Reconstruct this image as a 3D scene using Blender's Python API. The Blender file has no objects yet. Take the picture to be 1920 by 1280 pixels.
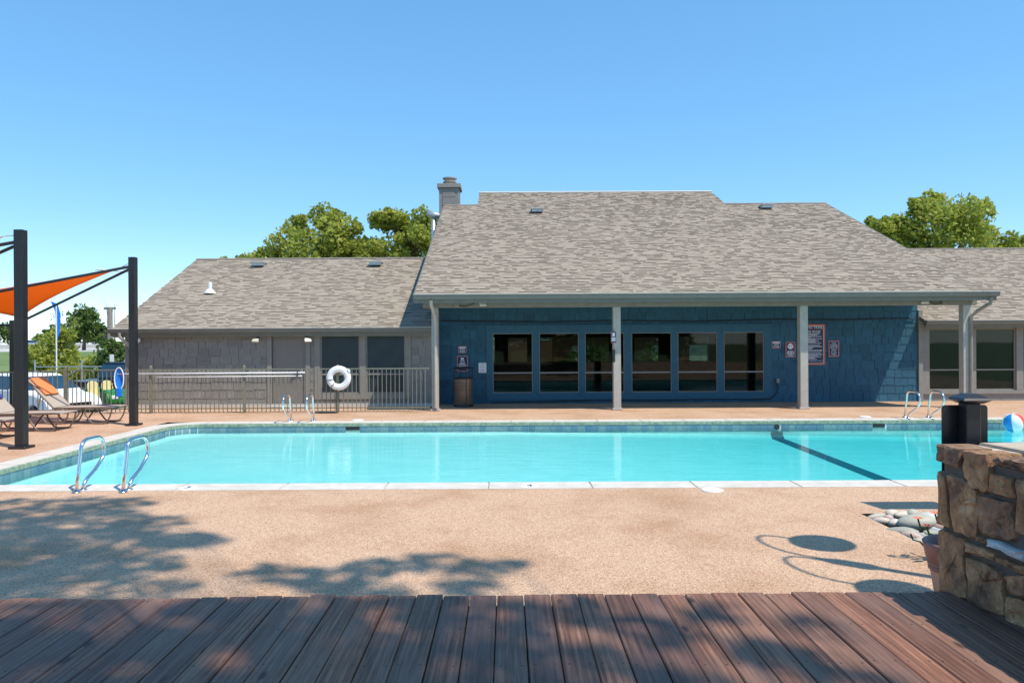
import bpy, bmesh, math, random
from mathutils import Vector, Matrix
R = math.radians
random.seed(7)
SC = bpy.context.scene
C = SC.collection

# ------------------------------------------------------------------ camera
cd = bpy.data.cameras.new('camera'); cam = bpy.data.objects.new('camera', cd); C.objects.link(cam)
cd.sensor_width = 36; cd.lens = 26.25; cd.clip_start = 0.05; cd.clip_end = 4000
cd.shift_x = 0.0052; cd.shift_y = -0.0026
cam.matrix_world = Matrix.Translation((0, 0, 1.81)) @ Matrix.Rotation(R(90), 4, 'X') @ Matrix.Rotation(R(-0.315), 4, 'Z')
SC.camera = cam
# ------------------------------------------------------------------ world, sun, exposure
SUN = Vector((-0.46, 0.335, -1.0)).normalized()
w = bpy.data.worlds.new('World'); SC.world = w; w.use_nodes = True
nt = w.node_tree; nt.nodes.clear()
sky = nt.nodes.new('ShaderNodeTexSky'); sky.sky_type = 'NISHITA'; sky.sun_disc = False
sky.sun_elevation = R(59.8); sky.sun_rotation = R(125.2); sky.air_density = 0.6; sky.dust_density = 0.0; sky.ozone_density = 4.0
bg = nt.nodes.new('ShaderNodeBackground'); bg.inputs['Strength'].default_value = 0.15
wo = nt.nodes.new('ShaderNodeOutputWorld')
gm = nt.nodes.new('ShaderNodeGamma'); gm.inputs['Gamma'].default_value = 0.52; nt.links.new(sky.outputs[0], gm.inputs[0])   # softens the horizon-to-zenith contrast as the camera did
hs = nt.nodes.new('ShaderNodeHueSaturation'); hs.inputs['Hue'].default_value = 0.495; hs.inputs['Saturation'].default_value = 1.6; hs.inputs['Value'].default_value = 2.25
nt.links.new(gm.outputs[0], hs.inputs['Color']); nt.links.new(hs.outputs[0], bg.inputs[0]); nt.links.new(bg.outputs[0], wo.inputs[0])
sl = bpy.data.lights.new('sun', 'SUN'); sl.energy = 3.3; sl.angle = R(0.53); sl.color = (1.0, 0.935, 0.84)
so = bpy.data.objects.new('sun', sl); C.objects.link(so)
so.rotation_euler = SUN.to_track_quat('-Z', 'Y').to_euler(); so.location = (20, -20, 30)
SC.view_settings.view_transform = 'Standard'; SC.view_settings.look = 'None'
SC.view_settings.exposure = 0.64; SC.view_settings.gamma = 1.0

# ------------------------------------------------------------------ materials
MATS = {}
def _new(name):
    m = bpy.data.materials.new(name); m.use_nodes = True
    t = m.node_tree; b = t.nodes['Principled BSDF']
    MATS[name] = m
    return m, t, b
def ramp(t, fac, stops):
    r = t.nodes.new('ShaderNodeValToRGB'); e = r.color_ramp.elements
    while len(e) < len(stops): e.new(0.5)
    for i, (p, c) in enumerate(stops):
        e[i].position = p; e[i].color = (c[0], c[1], c[2], 1)
    t.links.new(fac, r.inputs[0]); return r.outputs[0]
def noise(t, scale, detail=4, rough=0.6, vec=None):
    n = t.nodes.new('ShaderNodeTexNoise'); n.inputs['Scale'].default_value = scale
    n.inputs['Detail'].default_value = detail; n.inputs['Roughness'].default_value = rough
    if vec is not None: t.links.new(vec, n.inputs['Vector'])
    return n.outputs['Fac']
def coords(t, kind='Object', scale=None, rnd=False):
    tc = t.nodes.new('ShaderNodeTexCoord'); v = tc.outputs[kind]
    if rnd:
        oi = t.nodes.new('ShaderNodeObjectInfo'); mm = t.nodes.new('ShaderNodeVectorMath'); mm.operation = 'MULTIPLY_ADD'
        cx = t.nodes.new('ShaderNodeCombineXYZ')
        for i in range(3): t.links.new(oi.outputs['Random'], cx.inputs[i])
        t.links.new(cx.outputs[0], mm.inputs[0]); mm.inputs[1].default_value = (37, 71, 13); t.links.new(v, mm.inputs[2]); v = mm.outputs[0]
    if scale:
        mp = t.nodes.new('ShaderNodeMapping'); mp.inputs['Scale'].default_value = scale
        t.links.new(v, mp.inputs['Vector']); v = mp.outputs[0]
    return v
def bump(t, b, h, strength=0.3, dist=0.01):
    n = t.nodes.new('ShaderNodeBump'); n.inputs['Strength'].default_value = strength; n.inputs['Distance'].default_value = dist
    t.links.new(h, n.inputs['Height']); t.links.new(n.outputs[0], b.inputs['Normal'])
def mixc(t, fac, a, b_, mode='MIX'):
    m = t.nodes.new('ShaderNodeMix'); m.data_type = 'RGBA'; m.blend_type = mode
    if isinstance(fac, (int, float)): m.inputs[0].default_value = fac
    else: t.links.new(fac, m.inputs[0])
    for s, v in ((6, a), (7, b_)):
        if isinstance(v, tuple): m.inputs[s].default_value = (*v, 1)
        else: t.links.new(v, m.inputs[s])
    return m.outputs[2]
def plain(name, col, rough=0.6, var=0.12, scale=6.0, metal=0.0, bmp=0.0, rnd=0.0, spec=0.5):
    m, t, b = _new(name)
    v = coords(t, 'Object', rnd=True)
    f = noise(t, scale, 5, 0.65, v)
    lo = tuple(max(0, c * (1 - var)) for c in col); hi = tuple(min(1, c * (1 + var)) for c in col)
    c = ramp(t, f, [(0.3, lo), (0.7, hi)])
    if rnd:
        oi = t.nodes.new('ShaderNodeObjectInfo')
        mr = t.nodes.new('ShaderNodeMapRange'); mr.inputs[3].default_value = 1 - rnd; mr.inputs[4].default_value = 1 + rnd
        t.links.new(oi.outputs['Random'], mr.inputs[0])
        cx = t.nodes.new('ShaderNodeCombineXYZ')
        for i in range(3): t.links.new(mr.outputs[0], cx.inputs[i])
        c = mixc(t, 1.0, c, cx.outputs[0], 'MULTIPLY')
    t.links.new(c, b.inputs['Base Color'])
    b.inputs['Roughness'].default_value = rough; b.inputs['Metallic'].default_value = metal
    b.inputs['Specular IOR Level'].default_value = spec
    if bmp: bump(t, b, noise(t, scale * 8, 3, 0.6, v), bmp, 0.01)
    return m
def toned(name, dark, light, rough=0.85, fine=60, spec=0.3, transl=0.0):
    """colour from the face attribute 'tone' plus a fine grain"""
    m, t, b = _new(name)
    a = t.nodes.new('ShaderNodeAttribute'); a.attribute_name = 'tone'
    c = ramp(t, a.outputs['Fac'], [(0.0, dark), (1.0, light)])
    f = noise(t, fine, 3, 0.6, coords(t))
    c = mixc(t, 0.2, c, ramp(t, f, [(0.3, (0.45, 0.45, 0.45)), (0.7, (1, 1, 1))]), 'MULTIPLY')
    t.links.new(c, b.inputs['Base Color']); b.inputs['Roughness'].default_value = rough
    b.inputs['Specular IOR Level'].default_value = spec
    if transl:
        tr = t.nodes.new('ShaderNodeBsdfTranslucent'); t.links.new(c, tr.inputs[0])
        mx = t.nodes.new('ShaderNodeMixShader'); mx.inputs[0].default_value = transl
        out = t.nodes['Material Output']
        t.links.new(b.outputs[0], mx.inputs[1]); t.links.new(tr.outputs[0], mx.inputs[2]); t.links.new(mx.outputs[0], out.inputs[0])
    return m

# exposed-aggregate pool deck
m, t, b = _new('aggregate')
v = coords(t)
vo = t.nodes.new('ShaderNodeTexVoronoi'); vo.inputs['Scale'].default_value = 125; t.links.new(v, vo.inputs['Vector'])
g1 = ramp(t, vo.outputs['Color'], [(0.0, (0.23, 0.13, 0.078)), (0.45, (0.55, 0.345, 0.215)), (0.8, (0.68, 0.465, 0.315)), (1.0, (0.78, 0.62, 0.48))])
big = noise(t, 0.9, 5, 0.6, v)
g2 = mixc(t, 1.0, g1, ramp(t, big, [(0.30, (0.80, 0.72, 0.64)), (0.55, (1, 1, 1)), (0.8, (1.0, 0.97, 0.95))]), 'MULTIPLY')
st = noise(t, 0.35, 6, 0.7, coords(t, 'Object', (1, 1.6, 1)))
g3 = mixc(t, ramp(t, st, [(0.58, (0, 0, 0)), (0.75, (0.5, 0.5, 0.5))]), g2, (0.50, 0.29, 0.15))
t.links.new(g3, b.inputs['Base Color']); b.inputs['Roughness'].default_value = 0.85; b.inputs['Specular IOR Level'].default_value = 0.25
bump(t, b, vo.outputs['Distance'], 0.5, 0.006)
# deck wood: grain along local Y
m, t, b = _new('deck_wood')
v = coords(t, 'Object', (46, 1.3, 30), rnd=True)
v2 = coords(t, 'Object', (5, 0.8, 4), rnd=True)
gr = noise(t, 1.6, 8, 0.7, v); pa = noise(t, 1.3, 4, 0.6, v2)
wv = t.nodes.new('ShaderNodeTexWave'); wv.inputs['Scale'].default_value = 0.55; wv.inputs['Distortion'].default_value = 7; wv.inputs['Detail'].default_value = 3
wv.bands_direction = 'X'; t.links.new(coords(t, 'Object', (18, 0.55, 8), rnd=True), wv.inputs['Vector'])
c1 = ramp(t, gr, [(0.28, (0.075, 0.036, 0.025)), (0.5, (0.20, 0.102, 0.066)), (0.72, (0.36, 0.215, 0.145))])
c1 = mixc(t, 0.45, c1, ramp(t, wv.outputs['Fac'], [(0.0, (0.42, 0.38, 0.38)), (0.5, (0.95, 0.92, 0.9)), (1.0, (1.15, 1.1, 1.05))]), 'MULTIPLY')
c1 = mixc(t, ramp(t, pa, [(0.42, (0, 0, 0)), (0.72, (0.65, 0.65, 0.65))]), c1, (0.27, 0.18, 0.14))
oi = t.nodes.new('ShaderNodeObjectInfo')
c1 = mixc(t, 1.0, c1, ramp(t, oi.outputs['Random'], [(0.0, (0.82, 0.74, 0.74)), (0.5, (1.05, 0.98, 0.92)), (1.0, (1.32, 1.12, 0.98))]), 'MULTIPLY')
vk = t.nodes.new('ShaderNodeTexVoronoi'); vk.inputs['Scale'].default_value = 1.0
t.links.new(coords(t, 'Object', (5.5, 2.0, 1), rnd=True), vk.inputs['Vector'])
c1 = mixc(t, ramp(t, vk.outputs['Distance'], [(0.05, (0.85, 0.85, 0.85)), (0.11, (0, 0, 0))]), c1, (0.045, 0.026, 0.02))
t.links.new(c1, b.inputs['Base Color']); b.inputs['Roughness'].default_value = 0.62; b.inputs['Specular IOR Level'].default_value = 0.35
bump(t, b, gr, 0.55, 0.004)
# field stone
m, t, b = _new('field_stone')
v = coords(t, 'Object', rnd=True)
n1 = noise(t, 5.5, 8, 0.68, v); n2 = noise(t, 17, 5, 0.7, v)
c1 = ramp(t, n1, [(0.32, (0.06, 0.04, 0.03)), (0.44, (0.22, 0.13, 0.078)), (0.56, (0.40, 0.24, 0.125)), (0.70, (0.60, 0.44, 0.28))])
oi = t.nodes.new('ShaderNodeObjectInfo')
c1 = mixc(t, 1.0, c1, ramp(t, oi.outputs['Random'], [(0.0, (0.75, 0.72, 0.78)), (0.5, (1.05, 0.95, 0.85)), (1.0, (1.25, 1.15, 1.05))]), 'MULTIPLY')
c1 = mixc(t, 0.5, c1, ramp(t, n2, [(0.3, (0.5, 0.48, 0.46)), (0.7, (1.2, 1.18, 1.15))]), 'MULTIPLY')
t.links.new(c1, b.inputs['Base Color']); b.inputs['Roughness'].default_value = 0.8
bump(t, b, n2, 1.0, 0.03)
plain('flagstone', (0.55, 0.44, 0.33), 0.8, 0.3, 7, bmp=0.4, rnd=0.15)
plain('white_stone', (0.55, 0.54, 0.52), 0.8, 0.3, 12, bmp=0.5)
plain('mortar', (0.115, 0.10, 0.085), 0.9, 0.25, 14, bmp=0.6)
# river pebbles: colour per object
m, t, b = _new('pebble')
oi = t.nodes.new('ShaderNodeObjectInfo'); v = coords(t, 'Object', rnd=True)
c1 = ramp(t, oi.outputs['Random'], [(0.0, (0.60, 0.54, 0.42)), (0.2, (0.33, 0.33, 0.27)), (0.4, (0.70, 0.60, 0.48)), (0.55, (0.50, 0.33, 0.26)), (0.7, (0.68, 0.64, 0.56)), (0.85, (0.38, 0.41, 0.43)), (1.0, (0.66, 0.40, 0.20))])
c1 = mixc(t, 0.5, c1, ramp(t, noise(t, 9, 6, 0.65, v), [(0.3, (0.5, 0.46, 0.42)), (0.65, (1.1, 1.1, 1.1))]), 'MULTIPLY')
t.links.new(c1, b.inputs['Base Color']); b.inputs['Roughness'].default_value = 0.6
# water: clear surface with ripples over an absorbing body
m, t, b = _new('pool_water')
t.nodes.remove(b); out = t.nodes['Material Output']
v = coords(t, 'Object', (1.0, 2.6, 1.0))
na = noise(t, 1.5, 3, 0.55, v); nb = noise(t, 5.0, 3, 0.55, v)
ad = t.nodes.new('ShaderNodeMath'); ad.operation = 'MULTIPLY_ADD'; ad.inputs[1].default_value = 0.35
t.links.new(nb, ad.inputs[0]); t.links.new(na, ad.inputs[2])
bp = t.nodes.new('ShaderNodeBump'); bp.inputs['Strength'].default_value = 0.13; bp.inputs['Distance'].default_value = 0.05
t.links.new(ad.outputs[0], bp.inputs['Height'])
gl = t.nodes.new('ShaderNodeBsdfGlossy'); gl.inputs['Roughness'].default_value = 0.015; t.links.new(bp.outputs[0], gl.inputs['Normal'])
tr = t.nodes.new('ShaderNodeBsdfTransparent')
fr = t.nodes.new('ShaderNodeFresnel'); fr.inputs['IOR'].default_value = 1.28; t.links.new(bp.outputs[0], fr.inputs['Normal'])
mx = t.nodes.new('ShaderNodeMixShader'); t.links.new(fr.outputs[0], mx.inputs[0]); t.links.new(tr.outputs[0], mx.inputs[1]); t.links.new(gl.outputs[0], mx.inputs[2])
va = t.nodes.new('ShaderNodeVolumeAbsorption'); va.inputs['Color'].default_value = (0.02, 0.85, 0.88, 1); va.inputs['Density'].default_value = 1.05
t.links.new(mx.outputs[0], out.inputs['Surface']); t.links.new(va.outputs[0], out.inputs['Volume'])
# pool plaster with a soft pale blue-green mottle
m, t, b = _new('pool_plaster')
v = coords(t)
c1 = ramp(t, noise(t, 2.2, 4, 0.6, v), [(0.3, (0.66, 0.80, 0.80)), (0.7, (0.78, 0.86, 0.85))])
t.links.new(c1, b.inputs['Base Color']); b.inputs['Roughness'].default_value = 0.7
plain('stripe_tile', (0.02, 0.10, 0.16), 0.5, 0.2, 20)
m, t, b = _new('pool_tile')
oi = t.nodes.new('ShaderNodeObjectInfo')
c1 = ramp(t, oi.outputs['Random'], [(0.0, (0.10, 0.19, 0.24)), (0.35, (0.14, 0.24, 0.28)), (0.7, (0.18, 0.27, 0.28)), (1.0, (0.09, 0.18, 0.26))])
c1 = mixc(t, 0.5, c1, ramp(t, noise(t, 14, 4, 0.6, coords(t, 'Object', rnd=True)), [(0.3, (0.6, 0.65, 0.7)), (0.7, (1.2, 1.15, 1.1))]), 'MULTIPLY')
t.links.new(c1, b.inputs['Base Color']); b.inputs['Roughness'].default_value = 0.25
plain('grout', (0.62, 0.66, 0.64), 0.8, 0.1, 20)
# coping: pale cement, green algae on the lip
m, t, b = _new('coping')
v = coords(t, 'Object', rnd=True)
c1 = ramp(t, noise(t, 5, 6, 0.65, v), [(0.3, (0.52, 0.47, 0.40)), (0.7, (0.66, 0.61, 0.53))])
t.links.new(c1, b.inputs['Base Color']); b.inputs['Roughness'].default_value = 0.8; bump(t, b, noise(t, 60, 3, 0.6, v), 0.2, 0.004)
m, t, b = _new('coping_lip')
v = coords(t, 'Object', rnd=True)
c1 = ramp(t, noise(t, 16, 6, 0.7, v), [(0.35, (0.13, 0.19, 0.12)), (0.55, (0.26, 0.31, 0.22)), (0.75, (0.48, 0.46, 0.38))])
t.links.new(c1, b.inputs['Base Color']); b.inputs['Roughness'].default_value = 0.85
# paints and metals
plain('blue_shake', (0.017, 0.095, 0.155), 0.62, 0.18, 9, bmp=0.25, rnd=0.16)
plain('gap_shade_blue', (0.006, 0.030, 0.048), 0.9, 0.2, 9)  # wall backing: shade in the gaps between shakes put into its colour
plain('gap_shade_grey', (0.10, 0.09, 0.08), 0.9, 0.2, 9)  # grey wing backing, darkened to give the shakes their gap shade
plain('ridge_shingle', (0.27, 0.23, 0.20), 0.9, 0.2, 12)
plain('blue_trim', (0.020, 0.105, 0.165), 0.6, 0.12, 9)
plain('grey_shake', (0.225, 0.215, 0.195), 0.7, 0.14, 9, bmp=0.25, rnd=0.10)
plain('grey_trim', (0.245, 0.23, 0.205), 0.65, 0.10, 7)
plain('column_paint', (0.42, 0.385, 0.335), 0.6, 0.10, 8)
plain('fascia_paint', (0.165, 0.16, 0.14), 0.55, 0.10, 5)
plain('gutter_paint', (0.16, 0.155, 0.135), 0.45, 0.10, 5)
plain('gutter_lip', (0.55, 0.52, 0.47), 0.5, 0.1, 5)
plain('soffit', (0.24, 0.215, 0.175), 0.8, 0.12, 5)
plain('door_paint', (0.20, 0.185, 0.165), 0.5, 0.06, 5)
plain('alu_frame', (0.26, 0.24, 0.215), 0.4, 0.1, 8)
plain('black_metal', (0.014, 0.014, 0.016), 0.35, 0.2, 5)
plain('fence_paint', (0.185, 0.185, 0.135), 0.5, 0.15, 8)
m, t, b = _new('sail_orange')
b.inputs['Base Color'].default_value = (0.92, 0.27, 0.02, 1); b.inputs['Roughness'].default_value = 0.8
tr = t.nodes.new('ShaderNodeBsdfTranslucent'); tr.inputs[0].default_value = (0.98, 0.36, 0.03, 1)
mx = t.nodes.new('ShaderNodeMixShader'); mx.inputs[0].default_value = 0.5
t.links.new(b.outputs[0], mx.inputs[1]); t.links.new(tr.outputs[0], mx.inputs[2]); t.links.new(mx.outputs[0], t.nodes['Material Output'].inputs[0])
plain('orange_fabric', (0.80, 0.24, 0.08), 0.85, 0.08, 10)
plain('blue_fabric', (0.04, 0.05, 0.22), 0.85, 0.08, 10)
plain('sling', (0.42, 0.36, 0.29), 0.8, 0.08, 60)
plain('taupe_frame', (0.16, 0.115, 0.085), 0.45, 0.1, 8)
plain('steel', (0.72, 0.73, 0.74), 0.16, 0.04, 6, metal=1.0)
plain('galvanised', (0.50, 0.52, 0.53), 0.4, 0.12, 8, metal=0.6)
plain('white_plastic', (0.80, 0.80, 0.80), 0.5, 0.04, 6)
plain('white_paint', (0.80, 0.80, 0.79), 0.3, 0.03, 5)
plain('black_rubber', (0.02, 0.02, 0.02), 0.7, 0.2, 8)
plain('dark_void', (0.012, 0.014, 0.014), 0.8, 0.2, 5)
plain('blue_plastic', (0.005, 0.20, 0.75), 0.4, 0.08, 6)
plain('green_paint', (0.02, 0.23, 0.045), 0.35, 0.08, 6)
plain('yellow_vinyl', (0.72, 0.62, 0.30), 0.5, 0.06, 6)
plain('yellow_paint', (0.75, 0.50, 0.02), 0.4, 0.06, 6)
plain('red_paint', (0.45, 0.02, 0.02), 0.3, 0.06, 6)
plain('navy_paint', (0.010, 0.016, 0.028), 0.18, 0.1, 6)
plain('terracotta', (0.22, 0.105, 0.085), 0.5, 0.15, 8)
plain('pot_buff', (0.42, 0.27, 0.19), 0.7, 0.12, 8)
plain('soil', (0.03, 0.022, 0.016), 0.9, 0.3, 20)
plain('can_bronze', (0.17, 0.125, 0.09), 0.4, 0.12, 4, metal=0.35)
plain('sign_navy', (0.015, 0.02, 0.085), 0.45, 0.08, 8)
plain('sign_red', (0.62, 0.13, 0.08), 0.45, 0.06, 8)
plain('sign_white', (0.78, 0.78, 0.80), 0.45, 0.04, 8)
plain('ball_red', (0.80, 0.10, 0.04), 0.25, 0.04, 5)
plain('ball_blue', (0.01, 0.25, 0.60), 0.25, 0.04, 5)
plain('chimney_metal', (0.40, 0.33, 0.26), 0.45, 0.2, 6, metal=0.4)
plain('bark', (0.14, 0.105, 0.08), 0.9, 0.3, 10, bmp=0.6)
plain('weathered_wood', (0.30, 0.26, 0.22), 0.85, 0.2, 6, bmp=0.3)
plain('concrete', (0.50, 0.47, 0.43), 0.85, 0.15, 3)
plain('asphalt', (0.16, 0.155, 0.15), 0.9, 0.2, 3)
plain('brick_wall', (0.30, 0.13, 0.09), 0.85, 0.2, 12)
plain('interior', (0.20, 0.21, 0.18), 0.8, 0.2, 3)
plain('curtain', (0.50, 0.33, 0.20), 0.9, 0.1, 5)
plain('blind', (0.30, 0.29, 0.28), 0.6, 0.06, 6)
plain('lamp_lens', (0.75, 0.68, 0.48), 0.3, 0.05, 8)
plain('flower', (0.70, 0.13, 0.04), 0.6, 0.1, 9)
plain('screen_mesh', (0.020, 0.034, 0.040), 0.45, 0.25, 3)
plain('car_glass', (0.02, 0.06, 0.10), 0.05, 0.1, 3)
plain('black_trim', (0.02, 0.02, 0.022), 0.45, 0.1, 5)
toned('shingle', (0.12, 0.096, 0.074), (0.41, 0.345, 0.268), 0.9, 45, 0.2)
toned('leaf', (0.19, 0.25, 0.03), (0.62, 0.64, 0.13), 0.5, 3, 0.35, 0.5)
toned('leaf_dark', (0.04, 0.085, 0.018), (0.19, 0.28, 0.065), 0.55, 3, 0.3, 0.38)
# window glass
m, t, b = _new('glass')
t.nodes.remove(b); out = t.nodes['Material Output']
tr = t.nodes.new('ShaderNodeBsdfTransparent'); tr.inputs[0].default_value = (0.55, 0.61, 0.57, 1)
gl = t.nodes.new('ShaderNodeBsdfGlossy'); gl.inputs['Roughness'].default_value = 0.02
bp = t.nodes.new('ShaderNodeBump'); bp.inputs['Strength'].default_value = 0.03; bp.inputs['Distance'].default_value = 0.02
t.links.new(noise(t, 1.2, 2, 0.5, coords(t, 'Object', rnd=True)), bp.inputs['Height']); t.links.new(bp.outputs[0], gl.inputs['Normal'])
fr = t.nodes.new('ShaderNodeFresnel'); fr.inputs['IOR'].default_value = 1.36
mx = t.nodes.new('ShaderNodeMixShader'); t.links.new(fr.outputs[0], mx.inputs[0]); t.links.new(tr.outputs[0], mx.inputs[1]); t.links.new(gl.outputs[0], mx.inputs[2])
t.links.new(mx.outputs[0], out.inputs[0])
# grass field
m, t, b = _new('grass_field')
v = coords(t)
c1 = ramp(t, noise(t, 0.25, 6, 0.7, v), [(0.3, (0.10, 0.155, 0.04)), (0.6, (0.16, 0.22, 0.06)), (0.8, (0.25, 0.25, 0.10))])
c1 = mixc(t, 0.5, c1, ramp(t, noise(t, 6, 5, 0.7, v), [(0.3, (0.6, 0.6, 0.6)), (0.7, (1.2, 1.2, 1.2))]), 'MULTIPLY')
t.links.new(c1, b.inputs['Base Color']); b.inputs['Roughness'].default_value = 0.9

# ------------------------------------------------------------------ mesh helpers
class MB:
    def __init__(s): s.v = []; s.f = []; s.t = []; s.smooth = False
    def add(s, verts, faces, tone=None):
        o = len(s.v); s.v += [tuple(p) for p in verts]
        for f in faces:
            s.f.append(tuple(i + o for i in f)); s.t.append(0.5 if tone is None else tone)
        return s
    def quad(s, a, b, c, d, tone=None): return s.add([a, b, c, d], [(0, 1, 2, 3)], tone)
    def box(s, x0, x1, y0, y1, z0, z1, tone=None):
        return s.add([(x0,y0,z0),(x1,y0,z0),(x1,y1,z0),(x0,y1,z0),(x0,y0,z1),(x1,y0,z1),(x1,y1,z1),(x0,y1,z1)],
                     [(0,3,2,1),(4,5,6,7),(0,1,5,4),(1,2,6,5),(2,3,7,6),(3,0,4,7)], tone)
    def bbox(s, x0, x1, y0, y1, z0, z1, bv=0.01):
        """box with chamfered edges"""
        bm = bmesh.new(); bmesh.ops.create_cube(bm, size=1)
        for q in bm.verts: q.co = Vector(((x0+x1)/2 + q.co.x*(x1-x0), (y0+y1)/2 + q.co.y*(y1-y0), (z0+z1)/2 + q.co.z*(z1-z0)))
        bmesh.ops.bevel(bm, geom=bm.edges[:], offset=bv, segments=1, affect='EDGES')
        bm.verts.index_update(); s.add([q.co[:] for q in bm.verts], [[q.index for q in f.verts] for f in bm.faces]); bm.free(); return s
    def cyl(s, p0, p1, r0, r1=None, n=12, caps=True):
        r1 = r0 if r1 is None else r1; p0 = Vector(p0); p1 = Vector(p1); d = (p1 - p0).normalized()
        a = d.orthogonal().normalized(); b = d.cross(a)
        vs = []
        for p, r in ((p0, r0), (p1, r1)):
            for i in range(n):
                q = 2*math.pi*i/n; vs.append(p + a*(r*math.cos(q)) + b*(r*math.sin(q)))
        fs = [(i, (i+1) % n, n + (i+1) % n, n + i) for i in range(n)]
        if caps: fs += [tuple(range(n-1, -1, -1)), tuple(range(n, 2*n))]
        return s.add(vs, fs)
    def tube(s, pts, r, n=8, closed=False, rs=None):
        pts = [Vector(p) for p in pts]; N = len(pts); vs = []; prev = None
        for i, p in enumerate(pts):
            if closed: d = (pts[(i+1) % N] - pts[i-1]).normalized()
            else: d = (pts[min(i+1, N-1)] - pts[max(i-1, 0)]).normalized()
            if prev is None: a = d.orthogonal().normalized()
            else:
                a = prev - d*prev.dot(d); a = a.normalized() if a.length > 1e-6 else d.orthogonal().normalized()
            prev = a; b = d.cross(a); rr = rs[i] if rs else r
            for k in range(n):
                q = 2*math.pi*k/n; vs.append(p + a*(rr*math.cos(q)) + b*(rr*math.sin(q)))
        fs = []
        for i in range(N if closed else N-1):
            for k in range(n):
                j = (i+1) % N; fs.append((i*n+k, i*n+(k+1) % n, j*n+(k+1) % n, j*n+k))
        if not closed: fs += [tuple(range(n-1, -1, -1)), tuple(range((N-1)*n, N*n))]
        return s.add(vs, fs)
    def lathe(s, prof, n=24, c=(0, 0, 0), axis='Z'):
        vs = []
        for r, z in prof:
            for k in range(n):
                q = 2*math.pi*k/n
                p = (r*math.cos(q), r*math.sin(q), z) if axis == 'Z' else (r*math.cos(q), z, r*math.sin(q))
                vs.append((c[0]+p[0], c[1]+p[1], c[2]+p[2]))
        fs = []
        for i in range(len(prof)-1):
            for k in range(n): fs.append((i*n+k, i*n+(k+1) % n, (i+1)*n+(k+1) % n, (i+1)*n+k))
        return s.add(vs, fs)
    def prism(s, poly, a, b, axis='X'):
        """polygon (2-D) extruded from a to b along axis"""
        n = len(poly)
        def P(p, k):
            if axis == 'X': return (k, p[0], p[1])
            if axis == 'Y': return (p[0], k, p[1])
            return (p[0], p[1], k)
        vs = [P(p, a) for p in poly] + [P(p, b) for p in poly]
        fs = [tuple(range(n-1, -1, -1)), tuple(range(n, 2*n))] + [(i, (i+1) % n, n+(i+1) % n, n+i) for i in range(n)]
        return s.add(vs, fs)
    def build(s, name, mat, parent=None, loc=(0, 0, 0), smooth=False, fix=True, bevel=0):
        me = bpy.data.meshes.new(name); me.from_pydata(s.v, [], s.f)
        if any(x != 0.5 for x in s.t):
            a = me.attributes.new('tone', 'FLOAT', 'FACE'); a.data.foreach_set('value', s.t)
        elif fix and len(s.f) < 20000:
            bm = bmesh.new(); bm.from_mesh(me); bmesh.ops.recalc_face_normals(bm, faces=bm.faces[:])
            if bevel:
                bmesh.ops.bevel(bm, geom=[e for e in bm.edges if len(e.link_faces) == 2 and e.calc_face_angle(0) > 0.4], offset=bevel, segments=2, affect='EDGES')
            bm.to_mesh(me); bm.free()
        me.materials.append(MATS[mat])
        if smooth: me.polygons.foreach_set('use_smooth', [True]*len(me.polygons))
        o = bpy.data.objects.new(name, me); C.objects.link(o); o.location = loc
        if parent: o.parent = parent
        return o
def smooth_auto(o, ang=40):
    me = o.data; me.polygons.foreach_set('use_smooth', [True]*len(me.polygons))
    bm = bmesh.new(); bm.from_mesh(me)
    for e in bm.edges: e.smooth = len(e.link_faces) == 2 and e.calc_face_angle(0) < R(ang)
    bm.to_mesh(me); bm.free(); return o
def tag(o, label, cat, group=None, kind=None):
    if label: o['label'] = label
    if cat: o['category'] = cat
    if group: o['group'] = group
    if kind: o['kind'] = kind
    return o
def thing(name, label, cat, loc=(0, 0, 0), rz=0.0, group=None):
    o = bpy.data.objects.new(name, None); C.objects.link(o); o.location = loc; o.rotation_euler = (0, 0, rz)
    o.empty_display_size = 0.2
    return tag(o, label, cat, group)
def struct(o): o['kind'] = 'structure'; return o
def dup(o, parent=None):
    c = o.copy(); C.objects.link(c)
    if parent is not None: c.parent = parent
    return c
def dup_tree(root, loc, rz, label):
    r = root.copy(); C.objects.link(r); r.location = loc; r.rotation_euler = (0, 0, rz); r['label'] = label
    for ch in list(root.children):
        c = dup(ch, r)
        for g in list(ch.children): dup(g, c)
    return r
def arc(cx, cy, r, a0, a1, n):
    return [(cx + r*math.cos(R(a0+(a1-a0)*i/n)), cy + r*math.sin(R(a0+(a1-a0)*i/n))) for i in range(n+1)]
def text_mesh(s, size, name, mat, parent, loc, rot=(R(90), 0, 0), align='CENTER', width=None, bold=0.0):
    cu = bpy.data.curves.new(name, 'FONT'); cu.body = s; cu.size = size; cu.align_x = align; cu.align_y = 'CENTER'
    cu.resolution_u = 2; cu.offset = bold
    tmp = bpy.data.objects.new('tmp_text', cu); C.objects.link(tmp)
    bpy.context.view_layer.update()
    me = bpy.data.meshes.new_from_object(tmp.evaluated_get(bpy.context.evaluated_depsgraph_get()))
    bpy.data.objects.remove(tmp); me.materials.clear(); me.materials.append(MATS[mat])
    o = bpy.data.objects.new(name, me); C.objects.link(o); o.location = loc; o.rotation_euler = rot; o.parent = parent
    if width and me.vertices:
        xs = [q.co.x for q in me.vertices]; wd = max(xs) - min(xs)
        if wd > 1e-6: o.scale = (width / wd, 1, 1)
    return o
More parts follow.
